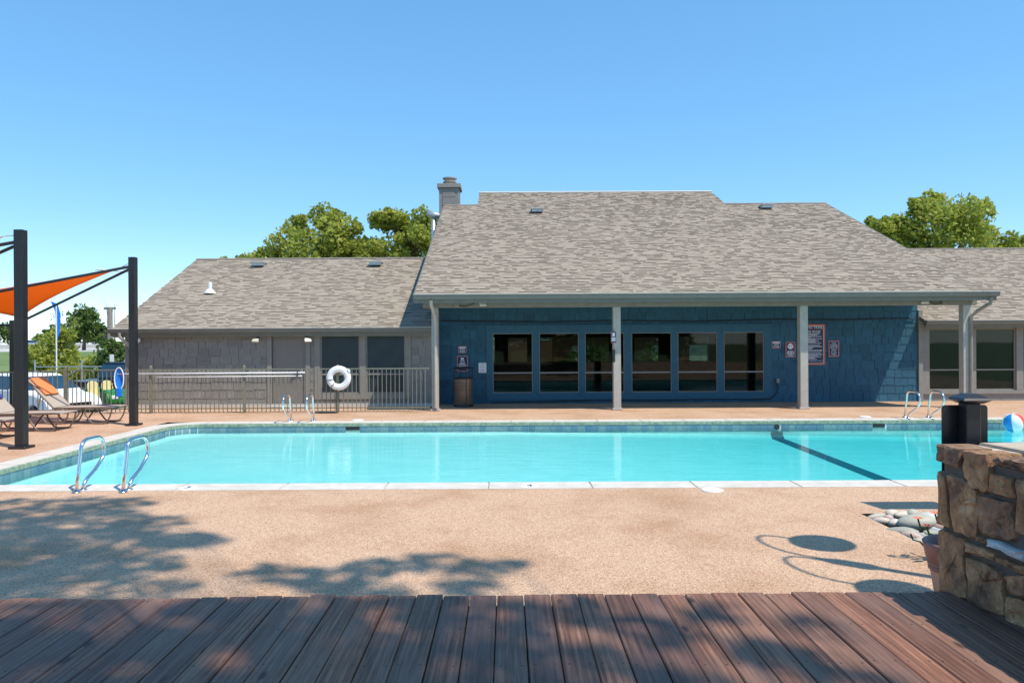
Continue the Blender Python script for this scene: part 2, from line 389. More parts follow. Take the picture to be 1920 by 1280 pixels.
# ================================================================== GROUND AND POOL DECK
def gz(x, y):
    if y < 44: return -1.05
    if y < 86: return -1.05 + 1.65*(y-44)/42
    return 0.6
g = MB(); xs = [-1500, -600, -250, -120, -60, -40, -25, -10, 10, 30, 60, 150, 400, 1500]; ys = [-300, -60, -10, 20, 44, 52, 60, 68, 76, 86]
for j in range(len(ys)-1):
    for i in range(len(xs)-1):
        g.quad((xs[i], ys[j], gz(0, ys[j])), (xs[i+1], ys[j], gz(0, ys[j])), (xs[i+1], ys[j+1], gz(0, ys[j+1])), (xs[i], ys[j+1], gz(0, ys[j+1])))
for a, b_ in ((86, 300), (300, 1200), (1200, 3500)): g.quad((-2500, a, 0.6), (2500, a, 0.6), (2500, b_, 0.6), (-2500, b_, 0.6))
o = g.build('ground', 'grass_field'); struct(o)
o = MB().quad((-60, 20.5, -1.045), (-9, 20.5, -1.045), (-9, 39, -1.045), (-60, 39, -1.045)).build('parking_lot', 'asphalt'); struct(o)
o = MB().quad((-900, 88, 0.604), (900, 88, 0.604), (900, 235, 0.604), (-900, 235, 0.604)).build('highway', 'concrete'); struct(o)
o = MB().box(-900, 900, 128, 129, 0.61, 1.25).build('highway_barrier', 'concrete'); struct(o)
o = MB().quad((-24, 39.02, -1.04), (-9, 39.02, -1.04), (-9, 40.2, -1.04), (-24, 40.2, -1.04)).build('kerb_strip', 'terracotta'); struct(o)

o = MB().quad((-9.0, 32.5, -1.04), (24, 32.5, -1.04), (24, 39, -1.04), (-9.0, 39, -1.04)).build('rear_parking', 'concrete'); struct(o)
PX0, PX1, PY0, PY1 = -7.15, 13.0, 9.42, 16.2; CW = 0.42; WZ = -0.145; RC = 0.6
# pool deck: one sheet of cells round the pool and the planting bed
BED = (3.62, 6.2, 5.6, 7.66)
def rect_cells(xs, ys, holes):
    m = MB()
    for i in range(len(xs)-1):
        for j in range(len(ys)-1):
            cx, cy = (xs[i]+xs[i+1])/2, (ys[j]+ys[j+1])/2
            if any(h[0] < cx < h[1] and h[2] < cy < h[3] for h in holes): continue
            m.quad((xs[i], ys[j], 0), (xs[i+1], ys[j], 0), (xs[i+1], ys[j+1], 0), (xs[i], ys[j+1], 0))
    return m
POOLH = (PX0-CW+0.03, PX1+CW-0.03, PY0-CW+0.03, PY1+CW-0.03)
dk = rect_cells(sorted([-14.5, -10.45, POOLH[0], POOLH[1], BED[0], BED[1], 20]), sorted([-14, BED[2], BED[3], POOLH[2], POOLH[3], 18.95, 21.5]), [POOLH, BED, (-14.5, -10.45, 18.95, 30)])
dk.quad((-14.5, 18.95, 0), (-10.45, 18.95, 0), (-10.45, 18.95, -1.1), (-14.5, 18.95, -1.1))
dk.quad((-14.5, -14, 0), (-14.5, 18.95, 0), (-14.5, 18.95, -1.1), (-14.5, -14, -1.1))
dk.quad((-10.45, 18.95, 0), (-10.45, 21.5, 0), (-10.45, 21.5, -1.1), (-10.45, 18.95, -1.1))
struct(dk.build('pool_deck', 'aggregate', fix=False))
# planting bed floor + sides
b = MB(); b.quad((BED[0], BED[2], -0.09), (BED[1], BED[2], -0.09), (BED[1], BED[3], -0.09), (BED[0], BED[3], -0.09))
b.quad((BED[0], BED[2], 0), (BED[0], BED[3], 0), (BED[0], BED[3], -0.09), (BED[0], BED[2], -0.09))
b.quad((BED[0], BED[3], 0), (BED[1], BED[3], 0), (BED[1], BED[3], -0.09), (BED[0], BED[3], -0.09))
struct(b.build('planting_bed_soil', 'soil', fix=False))

# ------------------------------------------------------------------ swimming pool
pool = thing('swimming_pool', 'long rectangular in-ground swimming pool with pale coping and blue waterline tiles', 'pool', (0, 0, 0))
def rrect(off, n=6):
    """rounded rectangle path, offset outwards; counter-clockwise from near-left"""
    x0, x1, y0, y1, r = PX0-off, PX1+off, PY0-off, PY1+off, RC+off
    return x0, x1, y0, y1, r
def path(off, step=1.22):
    x0, x1, y0, y1, r = rrect(off)
    return x0, x1, y0, y1, r
def loop_pts(off, nc=6):
    x0, x1, y0, y1, r = rrect(off); p = []
    p += arc(x0+r, y0+r, r, 180, 270, nc); p += arc(x1-r, y0+r, r, 270, 360, nc)
    p += arc(x1-r, y1-r, r, 0, 90, nc); p += arc(x0+r, y1-r, r, 90, 180, nc)
    return p
# basin
def subdiv(p, step=0.8):
    q = []
    for i in range(len(p)):
        a, c = p[i], p[(i+1) % len(p)]; n = max(1, int(math.dist(a, c)/step))
        q += [(a[0]+(c[0]-a[0])*k/n, a[1]+(c[1]-a[1])*k/n) for k in range(n)]
    return q
def inset_of(p, d=0.09):
    cx0, cx1, cy0, cy1 = PX0+RC, PX1-RC, PY0+RC, PY1-RC; q = []
    for x, y in p:
        nx_, ny_ = min(max(x, cx0), cx1), min(max(y, cy0), cy1); v = Vector((nx_-x, ny_-y)); v = v.normalized()*d if v.length > 1e-6 else v
        q.append((x+v.x, y+v.y))
    return q
ins = subdiv(loop_pts(0.0)); N = len(ins)
def fz(x, y): return -0.33 - 0.17*max(0, min(1, (x-0.0)/9.0)) + 0.06*(y-PY0)/(PY1-PY0)
bs = MB(); ins2 = inset_of(ins)
for i in range(N):
    a, c = ins[i], ins[(i+1) % N]; a2, c2 = ins2[i], ins2[(i+1) % N]
    bs.quad((a[0], a[1], -0.071), (c[0], c[1], -0.071), (c[0], c[1], fz(*c)+0.07), (a[0], a[1], fz(*a)+0.07))
    bs.quad((a[0], a[1], fz(*a)+0.07), (c[0], c[1], fz(*c)+0.07), (c2[0], c2[1], fz(*c2)), (a2[0], a2[1], fz(*a2)))
gx = [PX0-0.1] + [PX0+0.5+i*1.0 for i in range(20)] + [PX1+0.1]; gy = [PY0-0.1+i*(PY1-PY0+0.2)/8 for i in range(9)]
for i in range(len(gx)-1):
    for j in range(8):
        q = [(gx[i], gy[j]), (gx[i+1], gy[j]), (gx[i+1], gy[j+1]), (gx[i], gy[j+1])]
        bs.quad(*[(x, y, fz(x, y)) for x, y in q])
bs.build('basin', 'pool_plaster', pool, fix=False)
st = MB(); sx = 5.85
for j in range(20):
    ya, yb = PY0+0.1+j*(PY1-PY0-0.19)/20, PY0+0.1+(j+1)*(PY1-PY0-0.19)/20
    st.quad((sx-0.13, ya, fz(sx, ya)+0.006), (sx+0.13, ya, fz(sx, ya)+0.006), (sx+0.13, yb, fz(sx, yb)+0.006), (sx-0.13, yb, fz(sx, yb)+0.006))
yw = PY1-0.006; st.quad((sx-0.13, PY1-0.095, fz(sx, yw)+0.008), (sx+0.13, PY1-0.095, fz(sx, yw)+0.008), (sx+0.13, yw, fz(sx, yw)+0.076), (sx-0.13, yw, fz(sx, yw)+0.076))
st.quad((sx-0.13, yw, fz(sx, yw)+0.074), (sx+0.13, yw, fz(sx, yw)+0.074), (sx+0.13, yw, -0.226), (sx-0.13, yw, -0.226))
st.build('depth_stripe', 'stripe_tile', pool, fix=False)
# coping slabs: straight runs cut about every 1.2 m, corners in one piece each
def slab(poly_in, poly_out):
    z0, z1 = -0.068, 0.006
    m = MB(); n = len(poly_in); vs = []
    for z in (z0, z1):
        vs += [(p[0], p[1], z) for p in poly_in] + [(p[0], p[1], z) for p in poly_out]
    fs = []
    for i in range(n-1):
        fs += [(2*n+i, 2*n+i+1, 3*n+i+1, 3*n+i), (i+1, i, n+i, n+i+1), (i, i+1, 2*n+i+1, 2*n+i), (n+i+1, n+i, 3*n+i, 3*n+i+1)]
    fs += [(0, n, 3*n, 2*n), (n-1, 2*n-1, 4*n-1, 3*n-1)]
    m.add(vs, fs); return m
x0, x1, y0, y1, r = rrect(0); ox0, ox1, oy0, oy1, orr = rrect(CW); gap = 0.003
def runs(a, b_, step):
    n = max(1, round((b_-a)/step)); return [(a+(b_-a)*i/n, a+(b_-a)*(i+1)/n) for i in range(n)]
for a, b_ in runs(x0+r, x1-r, 1.24): slab([(a+gap, y0), (b_-gap, y0)], [(a+gap, oy0), (b_-gap, oy0)]).build('coping_slab', 'coping', pool, bevel=0.008)
for a, b_ in runs(x0+r, x1-r, 0.93): slab([(a+gap, y1), (b_-gap, y1)], [(a+gap, oy1), (b_-gap, oy1)]).build('coping_slab', 'coping', pool, bevel=0.008)
for a, b_ in runs(y0+r, y1-r, 0.93):
    slab([(x0, a+gap), (x0, b_-gap)], [(ox0, a+gap), (ox0, b_-gap)]).build('coping_slab', 'coping', pool, bevel=0.008)
    slab([(x1, a+gap), (x1, b_-gap)], [(ox1, a+gap), (ox1, b_-gap)]).build('coping_slab', 'coping', pool, bevel=0.008)
for (cx, cy, ocx, ocy, a0) in ((x0+r, y0+r, ox0+orr, oy0+orr, 180), (x1-r, y0+r, ox1-orr, oy0+orr, 270), (x1-r, y1-r, ox1-orr, oy1-orr, 0), (x0+r, y1-r, ox0+orr, oy1-orr, 90)):
    slab(arc(cx, cy, r, a0+0.6, a0+89.4, 8), arc(ocx, ocy, orr, a0+0.4, a0+89.6, 8)).build('coping_slab', 'coping', pool)
lp = MB(); la = loop_pts(-0.018, 8); lb = loop_pts(0.01, 8); n = len(la)
for i in range(n):
    j = (i+1) % n
    lp.quad((la[i][0], la[i][1], -0.066), (la[j][0], la[j][1], -0.066), (la[j][0], la[j][1], -0.008), (la[i][0], la[i][1], -0.008))
    lp.quad((la[i][0], la[i][1], -0.008), (la[j][0], la[j][1], -0.008), (lb[j][0], lb[j][1], 0.004), (lb[i][0], lb[i][1], 0.004))
    lp.quad((la[j][0], la[j][1], -0.066), (la[i][0], la[i][1], -0.066), (lb[i][0], lb[i][1], -0.07), (lb[j][0], lb[j][1], -0.07))
lp.build('coping_lip', 'coping_lip', pool, fix=False)
# waterline tiles: far wall, left wall and the corner between them
TP = 0.1524
t0 = MB().bbox(-TP/2+0.003, TP/2-0.003, -0.006, 0.004, -0.076, 0.074, 0.002).build('tile', 'pool_tile', pool, (0, PY1-0.003, -0.149))
first = True; SKIM = [(-3.5, -3.2), (7.93, 8.19)]
def put_tile(x, y, rz):
    global first
    q = t0 if first else dup(t0, pool); first = False
    q.location = (x, y, -0.149); q.rotation_euler = (0, 0, rz)
nx = int((PX1-RC-(PX0+RC))/TP)
for i in range(nx):
    x = PX0+RC+TP*(i+0.5)
    if any(a-0.05 < x < b_+0.05 for a, b_ in SKIM) or abs(x-5.85) < 0.1: continue
    put_tile(x, PY1-0.003, 0)
for i in range(6):
    a = R(97.5+15*i); put_tile(PX0+RC+(RC-0.003)*math.cos(a), PY1-RC+(RC-0.003)*math.sin(a), a-R(90))
for i in range(int((PY1-PY0-2*RC)/TP)): put_tile(PX0+0.003, PY1-RC-TP*(i+0.5), R(90))
gr = MB(); ga = loop_pts(-0.001, 8)
for i in range(len(ga)):
    j = (i+1) % len(ga); gr.quad((ga[i][0], ga[i][1], -0.228), (ga[j][0], ga[j][1], -0.228), (ga[j][0], ga[j][1], -0.072), (ga[i][0], ga[i][1], -0.072))
gr.build('tile_grout', 'grout', pool, fix=False)
for a, b_ in SKIM:
    s = MB(); s.box(a, b_, PY1-0.012, PY1-0.004, -0.15, -0.076); s.build('skimmer_mouth', 'dark_void', pool)
l = MB(); l.lathe([(0.001, -0.02), (0.05, -0.02), (0.06, 0.0)], 16, (5.85, PY1-0.01, -0.125), 'Y'); l.build('return_fitting', 'black_rubber', pool)
# depth numbers on white discs and skimmer lids in the deck
for x, s in ((-3.92, '3'), (0.27, '4')):
    d = MB().lathe([(0.0001, 0.010), (0.10, 0.010), (0.11, 0.006)], 24, (x, 9.16, 0)).build('depth_marker', 'sign_white', pool)
    text_mesh(s, 0.17, 'depth_number', 'black_trim', d, (x, 9.16, 0.0125), (0, 0, 0))
for x, y in ((2.43, 8.86), (-3.35, 16.78), (8.1, 16.9)):
    d = MB().lathe([(0.0001, 0.016), (0.10, 0.016), (0.125, 0.012), (0.13, 0.002)], 28, (x, y, 0)).build('skimmer_lid', 'white_plastic', pool)
    MB().box(x-0.015, x+0.015, y-0.035, y-0.025, 0.0165, 0.0185).build('lid_slot', 'black_trim', d)
# water
wt = MB(); wt.box(PX0-0.004, PX1+0.004, PY0-0.004, PY1+0.004, -0.9, WZ)
struct(wt.build('water', 'pool_water'))

# ------------------------------------------------------------------ grab rails
def grab_rail(x, y, face, label):
    """loop of steel tube standing on the coping; face=+1 leans to +Y (into the pool from the near side)"""
    o = thing('grab_rail', label, 'grab rail', (x, y, 0.006), 0 if face > 0 else math.pi, 'stainless pool grab rails')
    pr = [(0.0, 0.0), (0.05, 0.22), (0.10, 0.44)] + [(0.24+0.14*math.cos(R(a)), 0.47+0.13*math.sin(R(a))) for a in (165, 140, 115, 90)] + [(0.42, 0.60)]
    pr += [(0.46+0.17*math.cos(R(a)), 0.43+0.17*math.sin(R(a))) for a in (80, 55, 30, 5, -20, -42)] + [(0.42, 0.20), (0.24, 0.12)]
    pr += [(0.17, 0.07), (0.14, 0.0)]
    MB().tube([(0, p[0], p[1]) for p in pr], 0.022, 12).build('rail_tube', 'steel', o, smooth=True)
    for yy in (0.0, 0.14):
        MB().lathe([(0.024, 0.014), (0.046, 0.010), (0.05, 0.0)], 16, (0, yy, 0)).build('escutcheon', 'steel', o, smooth=True)
    return o
grab_rail(-5.16, 8.93, 1, 'left of the two stainless grab rails on the near coping, bottom left')
grab_rail(-4.60, 8.93, 1, 'right of the two stainless grab rails on the near coping, bottom left')
grab_rail(-4.83, 16.72, -1, 'far-side stainless grab rail below the door, left of its pair')
grab_rail(-4.32, 16.72, -1, 'far-side stainless grab rail left of the life ring, right of its pair')
grab_rail(8.90, 16.72, -1, 'far-side stainless grab rail before the sunlit blue wall, left of its pair')
grab_rail(9.42, 16.72, -1, 'far-side stainless grab rail nearest the black post, right of its pair')

# ================================================================== BUILDINGS
def shingles(name, parent, x_of, y0, z0, slope, y1, seed, course=0.128):
    rnd = random.Random(seed); ln = math.hypot(1, slope); m = MB(); k = 0
    n = int((y1-y0)*ln/course)
    for i in range(n+1):
        ya = y0 + i*course/ln; yb = min(y1, ya + course*1.25/ln)
        xa, xb = x_of((ya+yb)/2); x = xa - rnd.random()*0.25
        while x < xb:
            wd = rnd.choice((0.09, 0.12, 0.16, 0.20, 0.25)); l, r_ = max(x, xa), min(x+wd, xb); x += wd
            if r_ - l < 0.01: continue
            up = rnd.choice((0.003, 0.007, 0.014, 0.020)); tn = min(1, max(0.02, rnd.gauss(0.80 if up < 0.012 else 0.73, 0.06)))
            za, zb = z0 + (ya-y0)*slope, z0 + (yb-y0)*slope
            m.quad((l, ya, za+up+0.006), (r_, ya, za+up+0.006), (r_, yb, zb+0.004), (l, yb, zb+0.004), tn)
            m.quad((l, ya, za), (r_, ya, za), (r_, ya, za+up+0.006), (l, ya, za+up+0.006), 0.01)  # butt edge toned dark: the tab's shadow line put into the colour
    o = m.build(name, 'shingle', parent, fix=False); o['kind'] = 'stuff'; return o
def gutter(parent, xa, xb, y, ztop, fascia_h=0.17, lip='gutter_lip'):
    """K-style gutter with a fascia board behind; y is the outer face"""
    pf = [(y, ztop), (y-0.0, ztop-0.02), (y+0.012, ztop-0.03), (y+0.012, ztop-0.06), (y+0.035, ztop-0.115), (y+0.115, ztop-0.115), (y+0.115, ztop-0.006), (y+0.02, ztop-0.006), (y+0.02, ztop)]
    gt = MB().prism(pf, xa, xb, 'X').build('gutter', 'gutter_paint', parent)
    MB().box(xa+0.002, xb-0.002, y-0.004, y+0.014, ztop+0.001, ztop+0.014).build('drip_edge', lip, gt)
    MB().box(xa+0.02, xb-0.02, y+0.118, y+0.15, ztop-0.115-fascia_h+0.11, ztop-0.01).build('fascia_board', 'fascia_paint', parent)
def downspout(parent, pts, mat='column_paint'):
    MB().tube(pts, 0.045, 8).build('downspout', mat, parent)
SHK = {}
def shakes(parent, mat, areas, yface, seed, row=0.229, cap=300):
    """staggered-butt shakes, each its own part; areas = (x0, x1, z0, z1), rows share one height grid"""
    rnd = random.Random(seed); lst = []
    for xa, xb, za, zb in areas:
        k = math.floor(za/row)
        while k*row < zb-0.02:
            z0_, z1_ = max(za, k*row), min(zb, (k+1)*row); k += 1
            if z1_-z0_ < 0.03: continue
            x = xa
            while x < xb-0.01:
                wd = rnd.choice((0.20, 0.24, 0.28, 0.33, 0.38)); r_ = min(xb, x+wd)
                if xb - r_ < 0.10: r_ = xb
                lst.append((x, r_, z0_ + (rnd.choice((-0.014, 0.0, 0.0, 0.010)) if z0_ > za+0.01 else 0.0), z1_-z0_)); x = r_
    lst.sort(key=lambda q: q[2])
    def wedge(m, w_, h_, x=0.0, z=0.0, y=0.0):
        m.add([(x, y-0.018, z), (x+w_, y-0.018, z), (x+w_, y, z), (x, y, z), (x, y-0.006, z+h_+0.012), (x+w_, y-0.006, z+h_+0.012), (x+w_, y, z+h_+0.012), (x, y, z+h_+0.012)],
              [(0,3,2,1),(4,5,6,7),(0,1,5,4),(1,2,6,5),(2,3,7,6),(3,0,4,7)])
    for i, (xa, xb, zz, hh) in enumerate(lst[:cap]):
        wd = round(xb-xa-0.007, 2)
        key = (mat, wd, round(hh, 2))
        if key not in SHK:
            m = MB(); wedge(m, wd, hh); SHK[key] = m.build('shake', mat, parent)
            q = SHK[key]
        else: q = dup(SHK[key], parent)
        q.location = (xa+0.0035, yface, zz)
    if lst[cap:]:
        m = MB()
        for xa, xb, zz, hh in lst[cap:]: wedge(m, xb-xa-0.007, hh, xa+0.0035, zz, yface)
        q = m.build('upper_shakes', mat, parent); q['kind'] = 'stuff'
def window(parent, x0, x1, z0, z1, zr, y, frame_mat='alu_frame', pane_mat='glass', fw=0.016):
    """fixed sash over a lower sash: frame, meeting rail, two panes"""
    f = MB()
    f.box(x0, x0+fw, y-0.03, y+0.02, z0, z1); f.box(x1-fw, x1, y-0.03, y+0.02, z0, z1)
    f.box(x0+fw, x1-fw, y-0.03, y+0.02, z0, z0+fw); f.box(x0+fw, x1-fw, y-0.03, y+0.02, z1-fw, z1)
    wn = f.build('window', frame_mat, parent)
    MB().box(x0+fw, x1-fw, y-0.036, y+0.018, zr-0.02, zr+0.02).build('meeting_rail', frame_mat, wn)
    MB().box(x0+fw, x1-fw, y, y+0.006, z0+fw, zr-0.02).build('pane', pane_mat, wn)
    MB().box(x0+fw, x1-fw, y-0.012, y-0.006, zr+0.02, z1-fw).build('pane', pane_mat, wn)
    return wn

# ------------------------------------------------------------------ clubhouse (blue wall, porch, big roof)
ch = thing('clubhouse', 'dark blue shake clubhouse with deep porch, grey columns and large brown shingle roof', 'building', (0, 20.9, 0))
ch.location = (0, 0, 0)
EY, EZ, SL = 18.42, 2.90, 0.42; RX0, RX1 = -2.27, 11.78; WY = 20.9
WX0, WX1 = -1.88, 11.50
def rz_(y): return EZ + (y-EY)*SL
# roof deck: slab under the shingles (side part to Y 27.5, centre part to 29.5) and back slope
rf = MB()
def slab_roof(m, xa, xb, ya, yb, th=0.11):
    m.add([(xa, ya, rz_(ya)-th), (xb, ya, rz_(ya)-th), (xb, yb, rz_(yb)-th), (xa, yb, rz_(yb)-th), (xa, ya, rz_(ya)), (xb, ya, rz_(ya)), (xb, yb, rz_(yb)), (xa, yb, rz_(yb))],
          [(0,3,2,1),(4,5,6,7),(0,1,5,4),(1,2,6,5),(2,3,7,6),(3,0,4,7)])
slab_roof(rf, RX0, RX1, EY, 27.5)
slab_roof(rf, -1.05, 8.1, 27.5, 29.5)
for xa, xb, ya in ((RX0, -1.05, 27.5), (8.1, RX1, 27.5), (-1.05, 8.1, 29.5)):
    rf.quad((xa, ya, rz_(ya)), (xb, ya, rz_(ya)), (xb, 32.2, 3.6), (xa, 32.2, 3.6))
roof = rf.build('roof', 'fascia_paint', ch)
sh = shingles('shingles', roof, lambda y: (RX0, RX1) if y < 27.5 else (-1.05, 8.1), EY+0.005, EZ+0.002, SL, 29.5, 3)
MB().tube([(-1.07, 29.5, rz_(29.5)+0.02), (8.12, 29.5, rz_(29.5)+0.02)], 0.045, 6).build('ridge_cap', 'gutter_lip', roof)
MB().tube([(RX0, 27.5, rz_(27.5)+0.01), (-1.05, 27.5, rz_(27.5)+0.01)], 0.04, 6).build('ridge_cap', 'ridge_shingle', roof)
MB().tube([(8.1, 27.5, rz_(27.5)+0.01), (RX1, 27.5, rz_(27.5)+0.01)], 0.04, 6).build('ridge_cap', 'ridge_shingle', roof)
for xa in (RX0-0.03, RX1):
    MB().add([(xa, EY, EZ-0.20), (xa+0.03, EY, EZ-0.20), (xa+0.03, 27.5, rz_(27.5)-0.20), (xa, 27.5, rz_(27.5)-0.20), (xa, EY, EZ+0.012), (xa+0.03, EY, EZ+0.012), (xa+0.03, 27.5, rz_(27.5)+0.012), (xa, 27.5, rz_(27.5)+0.012)],
             [(0,3,2,1),(4,5,6,7),(0,1,5,4),(1,2,6,5),(2,3,7,6),(3,0,4,7)]).build('rake_board', 'fascia_paint', roof)
def roof_vent(parent, x, y, zf, s=1.0):
    v = MB().box(x-0.19*s, x+0.19*s, y-0.16*s, y+0.2*s, zf+0.02, zf+0.11*s)
    v.box(x-0.22*s, x+0.22*s, y-0.24*s, y+0.24*s, zf+0.11*s, zf+0.14*s); return v.build('roof_vent', 'galvanised', parent)
roof_vent(ch, 1.10, 26.4, rz_(26.4)); roof_vent(ch, 9.35, 26.8, rz_(26.8))
gutter(ch, RX0-0.02, RX1+0.34, EY-0.11, EZ+0.005, 0.20)
# porch beam and ceiling
MB().box(-2.1, 11.85, 18.80, 19.0, 2.60, 2.93).build('porch_beam', 'soffit', ch)
MB().box(-2.2, 11.45, 19.01, WY-0.03, 2.86, 2.90).build('porch_ceiling', 'soffit', ch)
MB().box(-2.05, -1.9, 19.0, WY-0.03, 2.60, 2.855).build('side_beam', 'soffit', ch)
for x, wd in ((-1.81, 0.165), (2.78, 0.19), (7.49, 0.20), (11.60, 0.20)):
    c = MB().bbox(x-wd/2, x+wd/2, 18.9-wd/2, 18.9+wd/2, 0.05, 2.60, 0.008).build('column', 'column_paint', ch)
    MB().bbox(x-wd/2-0.035, x+wd/2+0.035, 18.9-wd/2-0.035, 18.9+wd/2+0.035, 0.002, 0.05, 0.008).build('base_plate', 'column_paint', c)
# solid wall body (openings left for the six windows) – drawn as piers and bands
WIN = [(-0.39, 0.72), (0.91, 2.01), (2.19, 3.28), (3.49, 4.60), (4.78, 5.88), (6.07, 7.18)]; WZ0, WZ1, WZR = 0.30, 1.96, 0.855
wl = MB(); ya, yb = WY, WY+0.15
wl.box(WX0, WX1, ya, yb, 0, WZ0); wl.box(WX0, WX1, ya, yb, WZ1, 3.9)
edges = [WX0] + [e for w_ in WIN for e in w_] + [WX1]
for i in range(0, len(edges), 2): wl.box(edges[i], edges[i+1], ya, yb, WZ0, WZ1)
wl.build('wall', 'gap_shade_blue', ch)
for (a, b_) in WIN: window(ch, a, b_, WZ0, WZ1, WZR, WY-0.0)
# flat casing boards round and between the windows
TX0, TX1, TZ0, TZ1 = -0.57, 7.40, 0.10, 2.16
cs = MB(); yc0, yc1 = WY-0.045, WY-0.001
for nm, q in (('casing', (TX0, TX1, WZ1, TZ1)), ('casing', (TX0, TX1, TZ0, WZ0))):
    MB().box(q[0], q[1], yc0, yc1, q[2], q[3]).build(nm, 'blue_trim', ch)
ed = [TX0] + [e for w_ in WIN for e in w_] + [TX1]
for i in range(0, len(ed), 2): MB().box(ed[i], ed[i+1], yc0+0.003, yc1, WZ0, WZ1).build('casing', 'blue_trim', ch)
MB().box(TX0-0.03, TX1+0.03, yc0-0.02, yc1, TZ1+0.002, TZ1+0.035).build('head_drip', 'blue_trim', ch)
shakes(ch, 'blue_shake', [(WX0, TX0, 0.0, TZ1+0.035), (TX1, WX1, 0.0, TZ1+0.035), (TX0, TX1, 0.0, TZ0), (WX0, WX1, TZ1+0.036, 2.9)], WY-0.001, 11)
MB().bbox(WX1-0.0, WX1+0.12, WY-0.06, WY+0.2, 0.0, 2.55, 0.005).build('corner_board', 'grey_trim', ch)
MB().bbox(WX0-0.13, WX0-0.0, WY-0.06, WY+0.2, 0.0, 2.6, 0.005).build('corner_board', 'grey_trim', ch)
# side walls and back wall with openings that show daylight
MB().box(WX0, WX0+0.12, WY+0.15, 31.0, 0, 3.6).build('side_wall', 'interior', ch)
MB().box(WX1-0.12, WX1, WY+0.15, 31.0, 0, 3.6).build('side_wall', 'interior', ch)
MB().add([(WX0, WY, 3.6), (WX0, 31.0, 3.6), (WX0, 31, 5), (WX0, 27.5, 6.6), (WX0, WY, 3.85)], [(0, 1, 2, 3, 4)]).build('gable', 'blue_shake', ch)
MB().add([(WX1, WY, 3.6), (WX1, 31.0, 3.6), (WX1, 31, 5), (WX1, 27.5, 6.6), (WX1, WY, 3.85)], [(0, 1, 2, 3, 4)]).build('gable', 'blue_shake', ch)
MB().box(WX0, WX1, WY+0.15, 31, 2.72, 2.80).build('room_ceiling', 'interior', ch)
MB().box(WX0, WX1, WY+0.15, 31, -0.02, 0.02).build('room_floor', 'interior', ch)
OP = [(-1.5, -0.5), (0.05, 0.85), (1.40, 2.95), (3.27, 4.25), (5.3, 6.3), (7.0, 8.4)]; bw = MB()
bw.box(WX0, WX1, 31, 31.12, 0, 0.85); bw.box(WX0, WX1, 31, 31.12, 1.85, 4.0)
ed = [WX0] + [e for q in OP for e in q] + [WX1]
for i in range(0, len(ed), 2): bw.box(ed[i], ed[i+1], 31, 31.12, 0.85, 1.85)
bw.build('back_wall', 'interior', ch)
for a, b_ in OP:
    MB().box(a, b_, 31.05, 31.06, 0.85, 1.85).build('back_pane', 'glass', ch)
# dark wooden posts, chairs' worth of clutter and hanging curtains seen through the right-hand pane
for x in (7.9, 8.75): MB().box(x, x+0.28, 27.4, 27.5, 1.35, 2.45).build('curtain', 'curtain', ch)
MB().box(1.6, 5.2, 24.2, 25.0, 0.70, 0.76).build('room_table', 'interior', ch)
# downspouts
downspout(ch, [(-1.86, 18.40, 2.78), (-1.86, 18.45, 2.66), (-1.80, 18.72, 2.40), (-1.79, 18.77, 2.28), (-1.79, 18.77, 0.08)])
downspout(ch, [(11.95, 18.40, 2.78), (11.95, 18.44, 2.62), (11.80, 18.70, 2.45), (11.67, 18.77, 2.30), (11.67, 18.77, 0.10)], 'soffit')
# chimney behind the left ridge
cm = MB().bbox(-2.56, -1.80, 28.6, 29.5, 4.0, 7.60, 0.01)
chim = cm.build('chimney', 'grey_trim', ch)
MB().bbox(-2.63, -1.73, 28.52, 29.58, 7.60, 7.76, 0.01).build('chimney_cap', 'grey_trim', chim)
for i in range(4): MB().box(-2.42, -1.95, 28.582, 28.6, 6.35+0.3*i, 6.63+0.3*i).build('shake', 'grey_shake', chim)
MB().lathe([(0.19, 7.75), (0.19, 7.86), (0.27, 7.88), (0.27, 7.91), (0.21, 7.94), (0.21, 8.0), (0.28, 8.02), (0.28, 8.06), (0.05, 8.10)], 20, (-2.18, 29.05, 0)).build('flue_cap', 'chimney_metal', chim)
for dx in (0, 0.26):
    MB().tube([(-2.62+dx, 27.0, 4.3), (-2.62+dx, 27.0, 6.22+0.05*dx)], 0.085, 12).build('flue_pipe', 'galvanised', ch, smooth=True)
MB().tube([(-2.85, 26.98, 6.36), (-2.30, 26.98, 6.22)], 0.11, 12).build('flue_tee', 'galvanised', ch, smooth=True)

# ------------------------------------------------------------------ left wing (grey)
lw = thing('left_wing', 'low grey shake side wing with door, two dark windows and brown shingle roof', 'building', (0, 0, 0))
LX0, LX1, LY = -10.34, -2.0, 20.3; LEY, LEZ, LSL = 20.03, 2.12, 0.44; LR = 25.6
LD = (-6.38, -5.46); LW_ = [(-5.07, -3.99), (-3.83, -2.75)]; LZ0, LZ1, LZR = 0.34, 2.05, 0.87
wl = MB(); wl.box(LX0, LX1, LY, LY+0.15, 2.06, 2.25); wl.box(LX0, LD[0], LY, LY+0.15, 0, 2.06); wl.box(LD[1], LW_[0][0], LY, LY+0.15, 0, 2.06)
wl.box(LW_[0][1], LW_[1][0], LY, LY+0.15, LZ0, 2.06); wl.box(LW_[1][1], LX1, LY, LY+0.15, 0, 2.06); wl.box(LW_[0][0], LW_[1][1], LY, LY+0.15, 0, LZ0)
wl.box(LX0, LX0+0.15, LY+0.15, 31, -1.05, 2.25)
wl.build('wall', 'gap_shade_grey', lw)
MB().add([(LX0, LY, 2.25), (LX0, 31, 2.25), (LX0, LR, 4.5)], [(0, 1, 2)]).build('gable', 'grey_shake', lw)
def lz(y): return LEZ + (y-LEY)*LSL
rf = MB(); xa, xb = -10.62, -2.0
